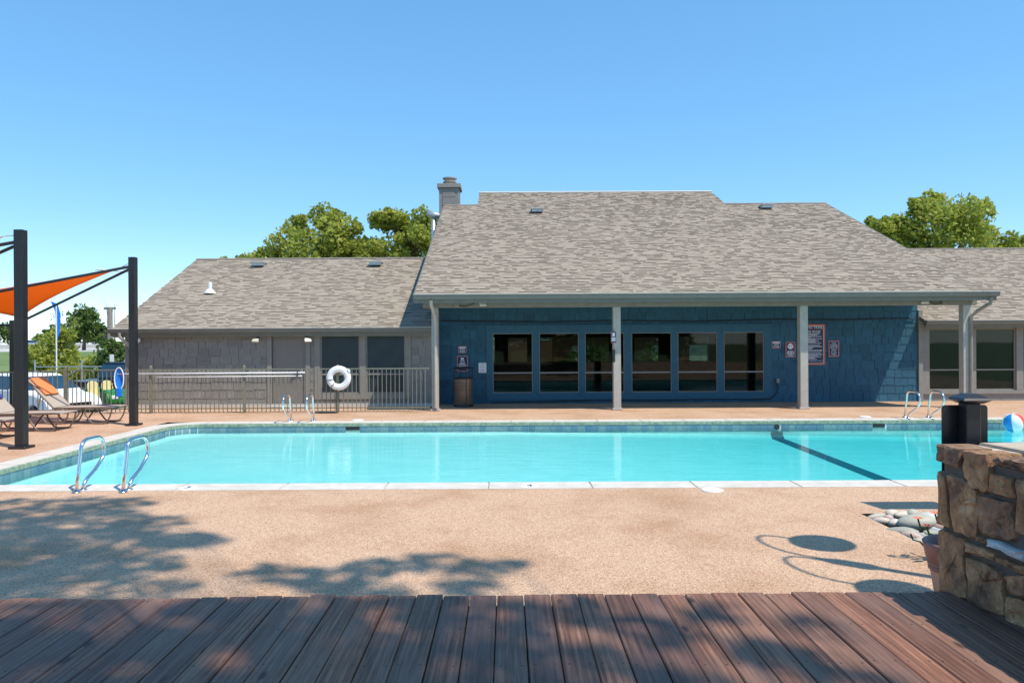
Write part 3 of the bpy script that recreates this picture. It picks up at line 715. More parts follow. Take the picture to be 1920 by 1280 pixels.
rf.add([(xa, LEY, LEZ-0.1), (xb, LEY, LEZ-0.1), (xb, LR, lz(LR)-0.1), (xa, LR, lz(LR)-0.1), (xa, LEY, LEZ), (xb, LEY, LEZ), (xb, LR, lz(LR)), (xa, LR, lz(LR))],
       [(0,3,2,1),(4,5,6,7),(0,1,5,4),(1,2,6,5),(2,3,7,6),(3,0,4,7)])
rf.quad((xa, LR, lz(LR)), (xb, LR, lz(LR)), (xb, 31.4, 2.1), (xa, 31.4, 2.1))
lroof = rf.build('roof', 'fascia_paint', lw)
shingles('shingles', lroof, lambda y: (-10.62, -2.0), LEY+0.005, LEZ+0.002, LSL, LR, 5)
MB().tube([(-10.62, LR, lz(LR)+0.01), (-2.0, LR, lz(LR)+0.01)], 0.04, 6).build('ridge_cap', 'ridge_shingle', lroof)
roof_vent(lw, -8.25, 24.9, lz(24.9)); roof_vent(lw, -4.35, 24.9, lz(24.9))
pv = MB().cyl((-8.95, 22.55, lz(22.55)), (-8.95, 22.55, lz(22.55)+0.34), 0.055).build('vent_pipe', 'white_plastic', lw, smooth=False)
MB().lathe([(0.17, -0.02), (0.15, 0.03), (0.06, 0.12)], 16, (-8.95, 22.55, lz(22.55)+0.02)).build('pipe_flashing', 'white_plastic', pv)
gutter(lw, -10.66, -1.99, LEY-0.11, LEZ+0.005, 0.19)
MB().box(-10.6, -2.02, LEY+0.06, LY-0.03, 1.90, 1.93).build('soffit', 'soffit', lw)
fr = MB(); fr.box(LD[0]-0.12, LD[0], LY-0.05, LY+0.1, 0.0, 2.06); fr.box(LD[1], LD[1]+0.12, LY-0.05, LY+0.1, 0.0, 2.06)
MB().box(LD[0]+0.004, LD[1]-0.004, LY+0.02, LY+0.06, 0.03, 2.05).build('door', 'door_paint', lw)
fr.build('door_frame', 'grey_trim', lw)
MB().box(LD[0]-0.05, LD[1]+0.05, LY-0.25, LY+0.0, 0.0, 0.028).build('door_sill', 'concrete', lw)
dk_ = MB().cyl((LD[1]-0.10, LY-0.05, 0.98), (LD[1]-0.10, LY+0.02, 0.98), 0.03).build('door_knob', 'steel', lw)
for (a, b_) in LW_:
    window(lw, a, b_, LZ0, LZ1, LZR, LY+0.03, 'grey_trim', 'screen_mesh', 0.04)
for (a, b_) in ((-5.22, -5.07), (-3.99, -3.83), (-2.75, -2.60)): MB().box(a, b_, LY-0.04, LY+0.02, 0.24, 2.06).build('window_casing', 'grey_trim', lw)
MB().box(-5.22, -2.60, LY-0.045, LY+0.02, 0.20, 0.335).build('window_sill', 'grey_trim', lw)
shakes(lw, 'grey_shake', [(LX0+0.1, LD[0]-0.12, 0.076, 2.05), (LD[1]+0.12, -5.22, 0.076, 2.05), (-2.60, LX1, 0.076, 2.05), (-5.22, -2.60, 0.076, 0.199)], LY-0.001, 21)
MB().bbox(LX0-0.02, LX0+0.10, LY-0.04, LY+0.1, 0.0, 2.1, 0.004).build('corner_board', 'grey_trim', lw)
MB().box(LX0-0.02, LX1, LY-0.06, LY-0.002, 0.0, 0.075).build('plinth', 'concrete', lw)
downspout(lw, [(-10.35, 19.96, 2.02), (-10.36, 19.98, 1.92), (-10.22, 20.14, 1.72), (-10.18, 20.22, 1.60), (-10.18, 20.22, 0.1)], 'column_paint')

# ------------------------------------------------------------------ right wing (grey)
rw = thing('right_wing', 'low grey side wing with blind-covered windows and brown shingle roof, right edge', 'building', (0, 0, 0))
QX0, QX1, QY = 11.62, 20.0, 20.95; QEY, QEZ, QSL, QR = 20.56, 2.24, 0.43, 26.8
RWIN = [(11.84, 12.95), (13.15, 14.28), (14.48, 15.6), (15.8, 16.9)]; RZ0, RZ1, RZR = 0.30, 2.03, 0.87
wl = MB(); wl.box(QX0, QX1, QY, QY+0.15, RZ1, 2.4); wl.box(QX0, QX1, QY, QY+0.15, 0, RZ0)
ed = [QX0] + [e for q in RWIN for e in q] + [QX1]
for i in range(0, len(ed), 2): wl.box(ed[i], ed[i+1], QY, QY+0.15, RZ0, RZ1)
wl.build('wall', 'grey_trim', rw)
def qz(y): return QEZ + (y-QEY)*QSL
rf = MB(); xa, xb = 11.53, 20.3
rf.add([(xa, QEY, QEZ-0.1), (xb, QEY, QEZ-0.1), (xb, QR, qz(QR)-0.1), (xa, QR, qz(QR)-0.1), (xa, QEY, QEZ), (xb, QEY, QEZ), (xb, QR, qz(QR)), (xa, QR, qz(QR))],
       [(0,3,2,1),(4,5,6,7),(0,1,5,4),(1,2,6,5),(2,3,7,6),(3,0,4,7)])
rf.quad((xa, QR, qz(QR)), (xb, QR, qz(QR)), (xb, 32, 2.1), (xa, 32, 2.1))
qroof = rf.build('roof', 'fascia_paint', rw)
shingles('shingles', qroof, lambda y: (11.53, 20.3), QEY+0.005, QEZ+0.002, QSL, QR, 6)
MB().tube([(11.45, QR, qz(QR)+0.01), (20.3, QR, qz(QR)+0.01)], 0.04, 6).build('ridge_cap', 'ridge_shingle', qroof)
gutter(rw, 11.52, 20.3, QEY-0.11, QEZ+0.005, 0.19)
for (a, b_) in RWIN:
    wn = window(rw, a, b_, RZ0, RZ1, RZR, QY+0.05, 'grey_trim', 'glass', 0.035)
    bl = MB(); z = RZ0+0.03
    while z < RZ1-0.03:
        bl.add([(a+0.04, QY+0.085, z), (b_-0.04, QY+0.085, z), (b_-0.04, QY+0.10, z+0.028), (a+0.04, QY+0.10, z+0.028)], [(0, 1, 2, 3)]); z += 0.030
    bl.build('blind', 'blind', wn, fix=False)
MB().box(QX0, QX1, QY+0.13, QY+0.15, RZ0, RZ1).build('room_dark', 'dark_void', rw)
MB().box(QX0, QX1, QY-0.05, QY-0.001, 0.20, 0.295).build('window_sill', 'grey_trim', rw)
ed = [QX0] + [e for q in RWIN for e in q] + [17.1]
for i in range(0, len(ed), 2): MB().box(ed[i]+0.002, ed[i+1]-0.002, QY-0.035, QY-0.001, RZ0, RZ1+0.1).build('window_casing', 'grey_trim', rw)
# ================================================================== FOREGROUND
# ------------------------------------------------------------------ wooden deck
DZ = 0.43; DE = 4.04
deck = thing('wooden_deck', 'raised deck of weathered red-brown planks across the foreground', 'deck', (0, 0, 0))
rnd = random.Random(4); PW = 0.1395; PP = 0.1445
plk = []
for k in range(3):
    m = MB(); m.bbox(-PW/2, PW/2, -3.4, 0, -0.034, 0, 0.005); plk.append(m)
scr = MB()
for yy in (-0.055, -0.46, -0.87, -1.28, -1.69):
    for xx in (-0.045, 0.045): scr.cyl((xx, yy, -0.002), (xx, yy, 0.0012), 0.0042, n=6)
s0 = None; p0 = None
for i in range(-26, 27):
    x = 0.012 + i*PP
    if p0 is None:
        q = p0 = plk[0].build('plank', 'deck_wood', deck); s0 = scr.build('screw_heads', 'black_trim', p0)
    else:
        q = dup(p0, deck); s_ = dup(s0, q)
    q.location = (x, DE + rnd.uniform(-0.012, 0.012) - (0.03 if x < -1.0 else 0.0)*min(1, (-x-1.0)), DZ + rnd.uniform(-0.003, 0.003)); q.rotation_euler = (0, rnd.uniform(-0.006, 0.006), rnd.uniform(-0.0012, 0.0012))
fj = MB()
for yy in (3.95, 3.55, 3.15, 2.75, 2.35): fj.box(-3.9, 3.9, yy-0.02, yy+0.02, 0.25, DZ-0.037)
fj.build('joists', 'weathered_wood', deck)
MB().box(-3.9, 3.9, 3.93, 3.925+0.04, 0.02, DZ-0.04).build('rim_board', 'weathered_wood', deck)

# ------------------------------------------------------------------ stone wall (face along X=2.4, stones mapped in (Y, z))
wallT = thing('stone_wall', 'low field-stone wall with flagstone top at the right edge of the deck', 'stone wall', (2.7, 3.6, 0))
def wl_(o): o.location = o.location - Vector((2.7, 3.6, 0)); return o
FX = 2.40; CAMH = 1.81
def face_pt(cx, cy):
    px = 1560 + cx/3.556; py = 820 + cy/3.556 + (px-960)*0.0055
    Y = FX*1400/(px-950); return (Y, CAMH - (py-635)/1400*Y)
def stone(poly, mat='field_stone', depth=0.16, proud=0.020, x=FX, seed=0):
    """irregular pillow stone: outline in (Y,z), face towards -X"""
    rr = random.Random(seed); n0 = len(poly); pts = []
    for i in range(n0):                                  # subdivide and roughen the outline
        a, b_ = poly[i], poly[(i+1) % n0]
        for k in range(3):
            f = k/3; pts.append((a[0]+(b_[0]-a[0])*f + (rr.uniform(-0.007, 0.007) if k else 0), a[1]+(b_[1]-a[1])*f + (rr.uniform(-0.007, 0.007) if k else 0)))
    n = len(pts); cy = sum(p[0] for p in pts)/n; cz = sum(p[1] for p in pts)/n
    pts = [(cy+(p[0]-cy)*1.035, cz+(p[1]-cz)*1.035) for p in pts]
    vs = []; rings = ((1.0, depth), (1.0, 0.002), (0.965, -proud*0.75), (0.80, -proud), (0.5, -proud*1.02), (0.22, -proud))
    for s, dx in rings:
        for p in pts: vs.append((x + dx + (rr.uniform(-0.009, 0.009) if dx < 0 else 0), cy+(p[0]-cy)*s, cz+(p[1]-cz)*s))
    vs.append((x-proud, cy, cz)); fs = []
    for j in range(len(rings)-1):
        for i in range(n): fs.append((j*n+i, j*n+(i+1) % n, (j+1)*n+(i+1) % n, (j+1)*n+i))
    L = (len(rings)-1)*n
    for i in range(n): fs.append((L+i, L+(i+1) % n, len(vs)-1))
    m = MB(); m.add(vs, fs); o = m.build('stone', mat, wallT); smooth_auto(o, 28); return wl_(o)
ST = [[(715,45),(860,78),(865,208),(742,168),(712,150)],
      [(885,92),(1045,112),(1062,200),(1045,345),(1008,372),(922,308),(882,240)],
      [(1080,138),(1180,148),(1300,168),(1300,228),(1200,202),(1085,168)],
      [(1066,240),(1212,275),(1234,395),(1198,405),(1052,358)],
      [(712,228),(768,272),(788,598),(715,572)],
      [(782,252),(893,292),(968,362),(984,460),(958,668),(832,628),(802,420)],
      [(996,392),(1190,432),(1214,520),(1225,660),(1190,688),(1012,648),(986,520)],
      [(1242,275),(1340,290),(1345,660),(1246,620)],
      [(724,618),(884,682),(890,760),(900,1070),(800,1060),(728,1040),(718,800)],
      [(892,692),(1080,772),(1084,818),(900,758)],
      [(972,657),(1040,672),(1044,708),(978,690)],
      [(902,802),(960,817),(1010,842),(1100,882),(1140,950),(1152,1185),(1030,1140),(912,1085)],
      [(1096,792),(1300,858),(1300,918),(1100,828)],
      [(1168,925),(1300,925),(1310,1065),(1180,1038)],
      [(1178,1062),(1310,1100),(1315,1290),(1172,1215)]]
for i, p in enumerate(ST): stone([face_pt(*q) for q in p], seed=i)
stone([face_pt(*q) for q in [(1052,674),(1290,764),(1300,826),(1062,722)]], 'white_stone', proud=0.034, seed=40)
# the wall goes on towards the camera in rough courses
rr = random.Random(12); z = 0.30
for h in (0.22, 0.20, 0.17, 0.19, 0.12):
    y = 3.40
    while y > 2.35:
        wd = rr.uniform(0.16, 0.30); a = y-wd+0.02
        stone([(a, z+0.012), (y, z+rr.uniform(0.0, 0.02)), (y-0.005, z+h-0.015), (a+0.01, z+h-rr.uniform(0.01, 0.03))], seed=int(y*100)+int(z*50)); y -= wd
    z += h
wl_(MB().box(FX+0.012, 3.7, 2.35, 4.12, 0.0, 1.175).build('mortar_core', 'mortar', wallT))
TOPS = [[(2.402, 3.70), (2.402, 4.135), (2.62, 4.20), (2.66, 3.86), (2.50, 3.66)], [(2.405, 3.28), (2.402, 3.68), (2.51, 3.64), (2.68, 3.84), (2.88, 3.58), (2.80, 3.25)],
        [(2.64, 4.20), (2.68, 3.87), (2.90, 3.61), (3.22, 3.72), (3.20, 4.22)], [(2.39, 2.40), (2.39, 3.26), (2.80, 3.23), (2.86, 2.40)], [(2.82, 3.24), (2.90, 3.57), (3.24, 3.69), (3.70, 3.60), (3.70, 2.40), (2.88, 2.40)], [(3.24, 3.72), (3.22, 4.22), (3.72, 4.22), (3.72, 3.63)]]
for i, p in enumerate(TOPS):
    cx = sum(q[0] for q in p)/len(p); cy = sum(q[1] for q in p)/len(p)
    wl_(MB().prism([(cx+(q[0]-cx)*0.98, cy+(q[1]-cy)*0.98) for q in p], 1.178, 1.205+0.004*(i % 3), 'Z').build('flagstone', 'flagstone', wallT, bevel=0.007))

# ------------------------------------------------------------------ black post with cap and sign plate behind the wall
pt = thing('deck_post', 'black metal post with flared cap and dark plate behind the stone wall', 'post', (2.70, 4.36, -0.055))
MB().bbox(-0.042, 0.042, -0.042, 0.042, 0.055, 1.475, 0.004).build('post', 'black_metal', pt)
MB().add([(-0.05,-0.05,1.475),(0.05,-0.05,1.475),(0.05,0.05,1.475),(-0.05,0.05,1.475),(-0.08,-0.08,1.495),(0.08,-0.08,1.495),(0.08,0.08,1.495),(-0.08,0.08,1.495),
          (-0.072,-0.072,1.508),(0.072,-0.072,1.508),(0.072,0.072,1.508),(-0.072,0.072,1.508),(-0.03,-0.03,1.532),(0.03,-0.03,1.532),(0.03,0.03,1.532),(-0.03,0.03,1.532)],
         [(3,2,1,0)] + [(4*j+i, 4*j+(i+1) % 4, 4*j+4+(i+1) % 4, 4*j+4+i) for j in range(3) for i in range(4)] + [(12,13,14,15)]).build('post_cap', 'black_metal', pt)
pl = [(-0.135, 0.95), (0.135, 0.95)] + [(0.115+0.02*math.cos(R(a)), 1.44+0.02*math.sin(R(a))) for a in (0, 30, 60, 90)] + [(-0.115+0.02*math.cos(R(a)), 1.44+0.02*math.sin(R(a))) for a in (90, 120, 150, 180)]
MB().prism(pl, 0.045, 0.051, 'Y').build('plate', 'black_metal', pt)

# ------------------------------------------------------------------ flower pot, plant, pebbles
pot = thing('flower_pot', 'terracotta flower pot with dark glazed rim half hidden by the stone wall', 'flower pot', (3.02, 5.0, 0))
MB().lathe([(0.001, 0.0), (0.125, 0.0), (0.15, 0.10), (0.172, 0.24)], 32).build('pot_body', 'pot_buff', pot, smooth=True)
MB().lathe([(0.172, 0.24), (0.182, 0.245), (0.184, 0.265), (0.176, 0.27), (0.186, 0.275), (0.188, 0.295), (0.180, 0.30), (0.195, 0.31), (0.212, 0.40), (0.218, 0.425), (0.205, 0.435), (0.188, 0.425), (0.172, 0.34), (0.16, 0.33)], 32).build('pot_rim', 'terracotta', pot, smooth=True)
MB().lathe([(0.001, 0.335), (0.175, 0.332)], 24).build('potting_soil', 'soil', pot)
pln = thing('flowering_plant', 'small green plant with curled stems and orange flowers behind the stone wall', 'plant', (3.50, 6.05, -0.09))
rr = random.Random(3); lf = MB()
for k in range(16):
    a = rr.uniform(0, 6.28); r_ = rr.uniform(0.02, 0.16); z0 = rr.uniform(0.06, 0.30); s = rr.uniform(0.035, 0.06)
    c = Vector((r_*math.cos(a), r_*math.sin(a), z0)); d = Vector((math.cos(a), math.sin(a), rr.uniform(-0.2, 0.5))).normalized(); sd = d.cross(Vector((0, 0, 1))).normalized()
    lf.add([c-d*s, c+sd*s*0.45, c+d*s*1.2, c-sd*s*0.45], [(0, 1, 2, 3)], rr.uniform(0.3, 0.9))
lf.build('leaves', 'leaf_dark', pln, fix=False)
for k, (dx, h) in enumerate(((-0.10, 0.42), (-0.03, 0.36), (-0.16, 0.30), (0.04, 0.46))):
    MB().tube([(0, 0, 0.05), (dx*0.5, 0, h*0.5), (dx, 0.0, h*0.8), (dx-0.05, 0.01, h*0.84), (dx-0.07, 0.01, h)], 0.007, 6).build('stem', 'leaf_dark', pln)
    f = MB()
    for q in range(6):
        a = q*1.05; f.add([(dx-0.07, 0.01, h), (dx-0.07+0.04*math.cos(a), 0.01+0.04*math.sin(a), h+0.012), (dx-0.07+0.04*math.cos(a+0.8), 0.01+0.04*math.sin(a+0.8), h+0.012)], [(0, 1, 2)])
    if k != 2: f.build('flower', 'flower', pln, fix=False)
def pebble_mesh(seed):
    rr = random.Random(seed); bm = bmesh.new(); bmesh.ops.create_icosphere(bm, subdivisions=2, radius=1)
    a = Vector((rr.uniform(-1, 1), rr.uniform(-1, 1), rr.uniform(-1, 1)))
    for q in bm.verts: q.co *= 1 + 0.10*math.sin(q.co.dot(a)*2.2+seed) + 0.05*math.sin(q.co.x*4+seed*2)
    me = bpy.data.meshes.new('pebble'); bm.to_mesh(me); bm.free(); me.materials.append(MATS['pebble'])
    me.polygons.foreach_set('use_smooth', [True]*len(me.polygons)); return me
PM = [pebble_mesh(s) for s in range(5)]
PB = [(1641,971,.13,.045,.05,10,'flat pale pebble at the left tip of the stone bed'), (1652,979,.11,.055,.05,-25,'dark olive pebble on the left edge of the stone bed'),
      (1671,966,.085,.06,.06,20,'round white pebble behind the pink one in the stone bed'), (1663,975,.06,.055,.055,0,'small pink pebble near the left tip of the stone bed'),
      (1676,983,.09,.06,.055,0,'blue-grey cracked pebble left of the big boulder'), (1690,969,.12,.06,.06,15,'grey oval pebble at the back of the stone bed'),
      (1709,969,.085,.07,.07,-10,'cream and brown pebble behind the big boulder'), (1724,974,.07,.06,.06,0,'dull grey pebble behind the big boulder, right'), (1740,979,.14,.10,.085,-20,'large grey rounded stone at the back right of the bed'),
      (1716,989,.235,.125,.105,-12,'biggest cream boulder stained dark in the stone bed'), (1688,1000,.17,.07,.06,-22,'long pinkish pebble in front of the big boulder'),
      (1707,1008,.11,.06,.055,-40,'tilted grey-white pebble below the big boulder'), (1697,1013,.05,.03,.03,-30,'small cream chip at the front edge of the stone bed'),
      (1728,1007,.10,.05,.045,-30,'slim blue-grey pebble near the pot rim'), (1744,1002,.12,.055,.05,10,'flat orange sandstone pebble above the pot'), (1726,1016,.085,.05,.05,-10,'pebble with rust-orange end beside the pot'),
      (1718,1021,.16,.05,.045,-32,'long pale green pebble along the front edge of the bed'), (1733,1027,.045,.04,.04,0,'small blue pebble touching the flower pot'), (1757,991,.085,.07,.065,0,'white round pebble beside the stone wall'), (1757,1000,.07,.05,.05,0,'small white pebble beside the wall above the pot')]
for i, (px, py, a, b_, c_, rz, lab) in enumerate(PB):
    yy = py + (px-960)*0.0055; D = 1400*(1.81+0.03)/(yy-635); X = (px-950)/1400*D
    o = bpy.data.objects.new('pebble', PM[i % 5]); C.objects.link(o); o.location = (max(X, BED[0]+0.05), D, -0.09+c_*0.7+0.035); o.scale = (a*0.88, b_*0.85, c_*0.8); o.rotation_euler = (0, R(4*(i % 3-1)), R(rz))
    tag(o, lab, 'pebble', 'river pebbles in the planting bed')
rr = random.Random(77)
for i in range(34):
    o = bpy.data.objects.new('pebble', PM[i % 5]); C.objects.link(o); s = rr.uniform(0.045, 0.10)
    X = rr.uniform(3.75, 5.6); Y = rr.uniform(5.75, 7.5)
    o.location = (X, Y, -0.075+s*0.4); o.scale = (s*1.4, s, s*0.75); o.rotation_euler = (0, 0, rr.uniform(0, 3.1))
    tag(o, 'small river pebble filling the planting bed beside the wall', 'pebble', 'small filler pebbles of the bed')

# ------------------------------------------------------------------ beach ball
ball = thing('beach_ball', 'red, white and blue beach ball floating on the pool', 'beach ball', (10.62, 15.6, -0.16)); ball.rotation_euler = (R(12), R(-14), R(-15))
for k in range(6):
    m = MB(); n = 8; r_ = 0.205
    for i in range(n):
        for j in range(12):
            def S(u, v): return (r_*math.sin(v)*math.cos(u), r_*math.sin(v)*math.sin(u), r_*math.cos(v)+0.17)
            u0, u1 = R(60*k+60*i/n), R(60*k+60*(i+1)/n); v0, v1 = math.pi*j/12, math.pi*(j+1)/12
            m.quad(S(u0, v0), S(u0, v1), S(u1, v1), S(u1, v0))
    m.build('panel', ('white_plastic', 'ball_red', 'white_plastic', 'ball_blue', 'white_plastic', 'ball_red')[k], ball, smooth=True, fix=False)

# ------------------------------------------------------------------ double gooseneck lamp post and a made-up panel added to cast a shadow (both just outside the frame)
lp_ = thing('lamp_post', 'black double gooseneck lamp post outside the right edge, seen by its shadow', 'lamp post', (4.36, 4.78, 0))
MB().tube([(0, 0, 0), (0, 0, 3.95)], 0.045, 10).build('pole', 'black_metal', lp_)
MB().lathe([(0.05, 3.2), (0.085, 3.3), (0.085, 3.7), (0.05, 3.85)], 14).build('collar', 'black_metal', lp_)
for s in (-1, 1):
    ap = [(0, s*0.03, 3.9)] + [(0, s*(0.33+0.30*math.cos(R(a))), 4.15+0.46*math.sin(R(a))) for a in (180, 150, 120, 90, 60, 30, 0)] + [(0, s*0.63, 3.72)]
    ar = MB().tube(ap, 0.018, 8).build('arm', 'black_metal', lp_)
    MB().lathe([(0.04, 3.80), (0.07, 3.72), (0.20, 3.62), (0.27, 3.48), (0.27, 3.45), (0.001, 3.47)], 24, (0, s*0.63, 0)).build('lamp_shade', 'black_metal', lp_)
sp = thing('shadow_panel_pole', 'made-up flat panel on a pole, added outside the right edge to cast a shadow', 'shadow panel', (5.50, 7.16, 0))
MB().tube([(0, 0, 0), (0, 0, 2.55)], 0.03, 8).build('pole', 'black_metal', sp)
MB().add([(-0.40,-0.16,2.50),(0.40,-0.16,2.50),(0.40,0.14,2.66),(-0.40,0.14,2.66),(-0.40,-0.16,2.53),(0.40,-0.16,2.53),(0.40,0.14,2.69),(-0.40,0.14,2.69)], [(0,3,2,1),(4,5,6,7),(0,1,5,4),(1,2,6,5),(2,3,7,6),(3,0,4,7)]).build('panel', 'car_glass', sp)

# ================================================================== POOL FENCE AND WHAT HANGS ON IT
def fence(name, label, p0, p1, posts, h=1.10, pitch=0.107):
    p0, p1 = Vector((*p0, 0)), Vector((*p1, 0)); d = (p1-p0); L = d.length; d.normalize()
    o = thing(name, label, 'fence', p0, math.atan2(d.y, d.x))
    MB().box(0, L, -0.016, 0.016, h-0.03, h).build('top_rail', 'fence_paint', o)
    MB().box(0, L, -0.014, 0.014, 0.10, 0.13).build('bottom_rail', 'fence_paint', o)
    pk = None; n = int(L/pitch)
    for i in range(1, n):
        x = i*L/n
        if any(abs(x-q) < 0.06 for q in posts): continue
        if pk is None: pk = q = MB().box(-0.0085, 0.0085, -0.0085, 0.0085, 0.035, h-0.03).build('picket', 'fence_paint', o)
        else: q = dup(pk, o)
        q.location = (x, 0, 0)
    for x in posts:
        q = MB().box(x-0.032, x+0.032, -0.032, 0.032, 0, h+0.03).build('post', 'fence_paint', o)
        MB().lathe([(0.034, h+0.03), (0.036, h+0.05), (0.03, h+0.075), (0.012, h+0.092), (0.0005, h+0.094)], 10, (x, 0, 0)).build('post_cap', 'fence_paint', q)
    return o
FY = 18.62
fence('pool_fence', 'olive metal picket fence in front of the grey left wing', (-11.05, FY), (-1.93, FY), [0.04, 2.17, 4.50, 6.83])
fence('pool_fence', 'olive metal picket fence in front of the white car, far left', (-13.6, 15.0), (-11.08, FY-0.03), [0.03, 2.2])
# pool poles laid along the fence
for zz, x0_, x1_, lab, rad in ((0.99, -9.75, -5.05, 'upper of two white pool poles hung along the fence', 0.016), (0.905, -8.7, -5.12, 'lower of two white pool poles hung along the fence', 0.012)):
    o = thing('pool_pole', lab, 'pole', (x0_, FY-0.06, zz))
    MB().tube([(0, 0, 0), (x1_-x0_, 0, 0.01)], rad, 10).build('tube', 'white_plastic', o, smooth=True)
    MB().tube([(x1_-x0_-0.03, 0, 0.01), (x1_-x0_+0.03, 0, 0.01)], rad*1.3, 10).build('grip', 'white_plastic', o)
hk = MB().tube([(-5.2, FY-0.05, 0.88), (-5.2, FY-0.09, 0.9), (-5.2, FY-0.09, 1.02), (-5.2, FY-0.03, 1.03)], 0.012, 6).build('pole_hook', 'black_trim'); tag(hk, 'black hook on the fence holding the pole ends near the door', 'hook')
nt_ = thing('leaf_net', 'blue leaf-skimmer net with white rim hung upright at the fence end', 'pool net', (-9.62, FY-0.10, 0.47))
ov = [(0.115*math.cos(R(a))*(1), 0, 0.40+0.28*math.sin(R(a))) for a in range(0, 360, 20)]
MB().tube(ov, 0.014, 8, closed=True).build('rim', 'white_plastic', nt_)
MB().add([(0.105*math.cos(R(a))*k, 0.05*(1-k*k)+0.002, 0.40+0.27*math.sin(R(a))*k) for k in (1.0, 0.75, 0.45, 0.15) for a in range(0, 360, 20)], [(j*18+i, j*18+(i+1) % 18, (j+1)*18+(i+1) % 18, (j+1)*18+i) for j in range(3) for i in range(18)] + [tuple(range(54, 72))]).build('net_bag', 'blue_plastic', nt_, smooth=True, fix=False)
MB().bbox(-0.07, 0.07, -0.03, 0.03, -0.04, 0.17, 0.012).build('handle', 'blue_plastic', nt_)
# life ring
ring = thing('life_ring', 'white life ring hung on the fence post', 'life ring', (-4.17, FY-0.10, 0.86))
tp = MB(); n1, n2, RR, r_ = 40, 14, 0.225, 0.082
vs = [((RR+r_*math.cos(2*math.pi*j/n2))*math.cos(2*math.pi*i/n1), r_*0.8*math.sin(2*math.pi*j/n2), (RR+r_*math.cos(2*math.pi*j/n2))*math.sin(2*math.pi*i/n1)) for i in range(n1) for j in range(n2)]
tp.add(vs, [(i*n2+j, i*n2+(j+1) % n2, ((i+1) % n1)*n2+(j+1) % n2, ((i+1) % n1)*n2+j) for i in range(n1) for j in range(n2)])
tp.build('ring', 'white_plastic', ring, smooth=True)
for a in (192, 232):
    c, s = math.cos(R(a)), math.sin(R(a)); MB().tube([(c*(RR+0.088*math.cos(R(q))), 0.075*math.sin(R(q)), s*(RR+0.088*math.cos(R(q)))) for q in range(0, 360, 30)], 0.008, 5, closed=True).build('strap', 'black_trim', ring)
MB().tube([(0.22, -0.05, 0.22), (0.27, -0.06, 0.20), (0.29, -0.05, 0.16)], 0.02, 6).build('rope_knot', 'white_plastic', ring)
rope = MB().tube([(-0.05, -0.03, -0.28), (-0.06, -0.04, -0.5), (-0.05, -0.05, -0.83), (-0.2, -0.08, -0.845), (-0.5, -0.06, -0.85), (-0.65, -0.1, -0.85), (-0.4, -0.16, -0.85), (-0.05, -0.13, -0.85), (0.0, -0.1, -0.85)], 0.011, 6).build('rope', 'black_trim', ring)

# ================================================================== THINGS ON THE PORCH
can = thing('trash_can', 'bronze perforated litter bin with raised canopy beside the blue wall', 'trash can', (-1.17, 20.1, 0))
bd = MB().lathe([(0.001, 0.05), (0.25, 0.05), (0.255, 0.06), (0.255, 0.74), (0.245, 0.75), (0.235, 0.70)], 32).build('body', 'can_bronze', can, smooth=True); smooth_auto(bd, 35)
for row in range(3):
    for k in range(11):
        a = R(200 + 14*k); z = 0.44+0.085*row
        if k == 7: continue
        MB().tube([(0.2565*math.cos(a), 0.2565*math.sin(a), z), (0.2565*math.cos(a), 0.2565*math.sin(a), z+0.05)], 0.005, 6).build('slot', 'dark_void', bd)
MB().lathe([(0.001, 0.0), (0.27, 0.0), (0.275, 0.02), (0.265, 0.045), (0.001, 0.05)], 32).build('base_ring', 'black_metal', can)
MB().lathe([(0.20, 0.752), (0.265, 0.752), (0.268, 0.77), (0.20, 0.775)], 32).build('top_ring', 'black_metal', can)
for a in (20, 110, 200, 290): MB().tube([(0.25*math.cos(R(a)), 0.25*math.sin(R(a)), 0.02), (0.25*math.cos(R(a)), 0.25*math.sin(R(a)), 1.03)], 0.012, 6).build('upright', 'black_metal', can)
MB().lathe([(0.001, 1.075), (0.20, 1.06), (0.285, 1.03), (0.285, 1.01), (0.001, 1.02)], 32).build('canopy', 'black_metal', can)

SY = WY - 0.034
def sign(name, label, x0, x1, z0, z1, y=SY, border='sign_red', face='sign_navy', lines=(), group=None, extra=None):
    o = thing(name, label, 'sign', ((x0+x1)/2, y, (z0+z1)/2), 0, group)
    w_, h_ = x1-x0, z1-z0; r_ = min(w_, h_)*0.07
    def rr_(sx, sz, rad): 
        q = []
        for cx, cz, a0 in ((1, 1, 0), (-1, 1, 90), (-1, -1, 180), (1, -1, 270)):
            for a in (0, 30, 60, 90): q.append((cx*(sx-rad)+rad*math.cos(R(a0+a)), cz*(sz-rad)+rad*math.sin(R(a0+a))))
        return q
    MB().prism(rr_(w_/2, h_/2, r_), -0.004, 0.0, 'Y').build('sign_plate', border, o)
    bw_ = min(w_, h_)*0.075
    MB().prism(rr_(w_/2-bw_*0.8, h_/2-bw_*0.8, r_*0.7), -0.0055, -0.0041, 'Y').build('sign_rim', 'sign_white', o)
    MB().prism(rr_(w_/2-bw_, h_/2-bw_, r_*0.6), -0.0068, -0.0056, 'Y').build('sign_face', face, o)
    for (tx, sz, zz, wd, mt) in lines:
        text_mesh(tx, sz, 'lettering', mt, o, (0, -0.0078, zz), width=wd, bold=sz*0.012)
    return o
W, NV, RD = 'sign_white', 'sign_navy', 'sign_red'
def print_row(o, x0, x1, z, h, mat, seed, y=-0.0078):
    """a line of print too small to read in the photograph: word-length strokes, no letters"""
    rr = random.Random(seed); m = MB(); x = x0
    while x < x1-0.004:
        e = min(x1, x + h*rr.uniform(1.2, 3.6)); m.box(x, e, y-0.0008, y, z-h/2, z+h/2); x = e + h*0.45
    m.build('print_line', mat, o)
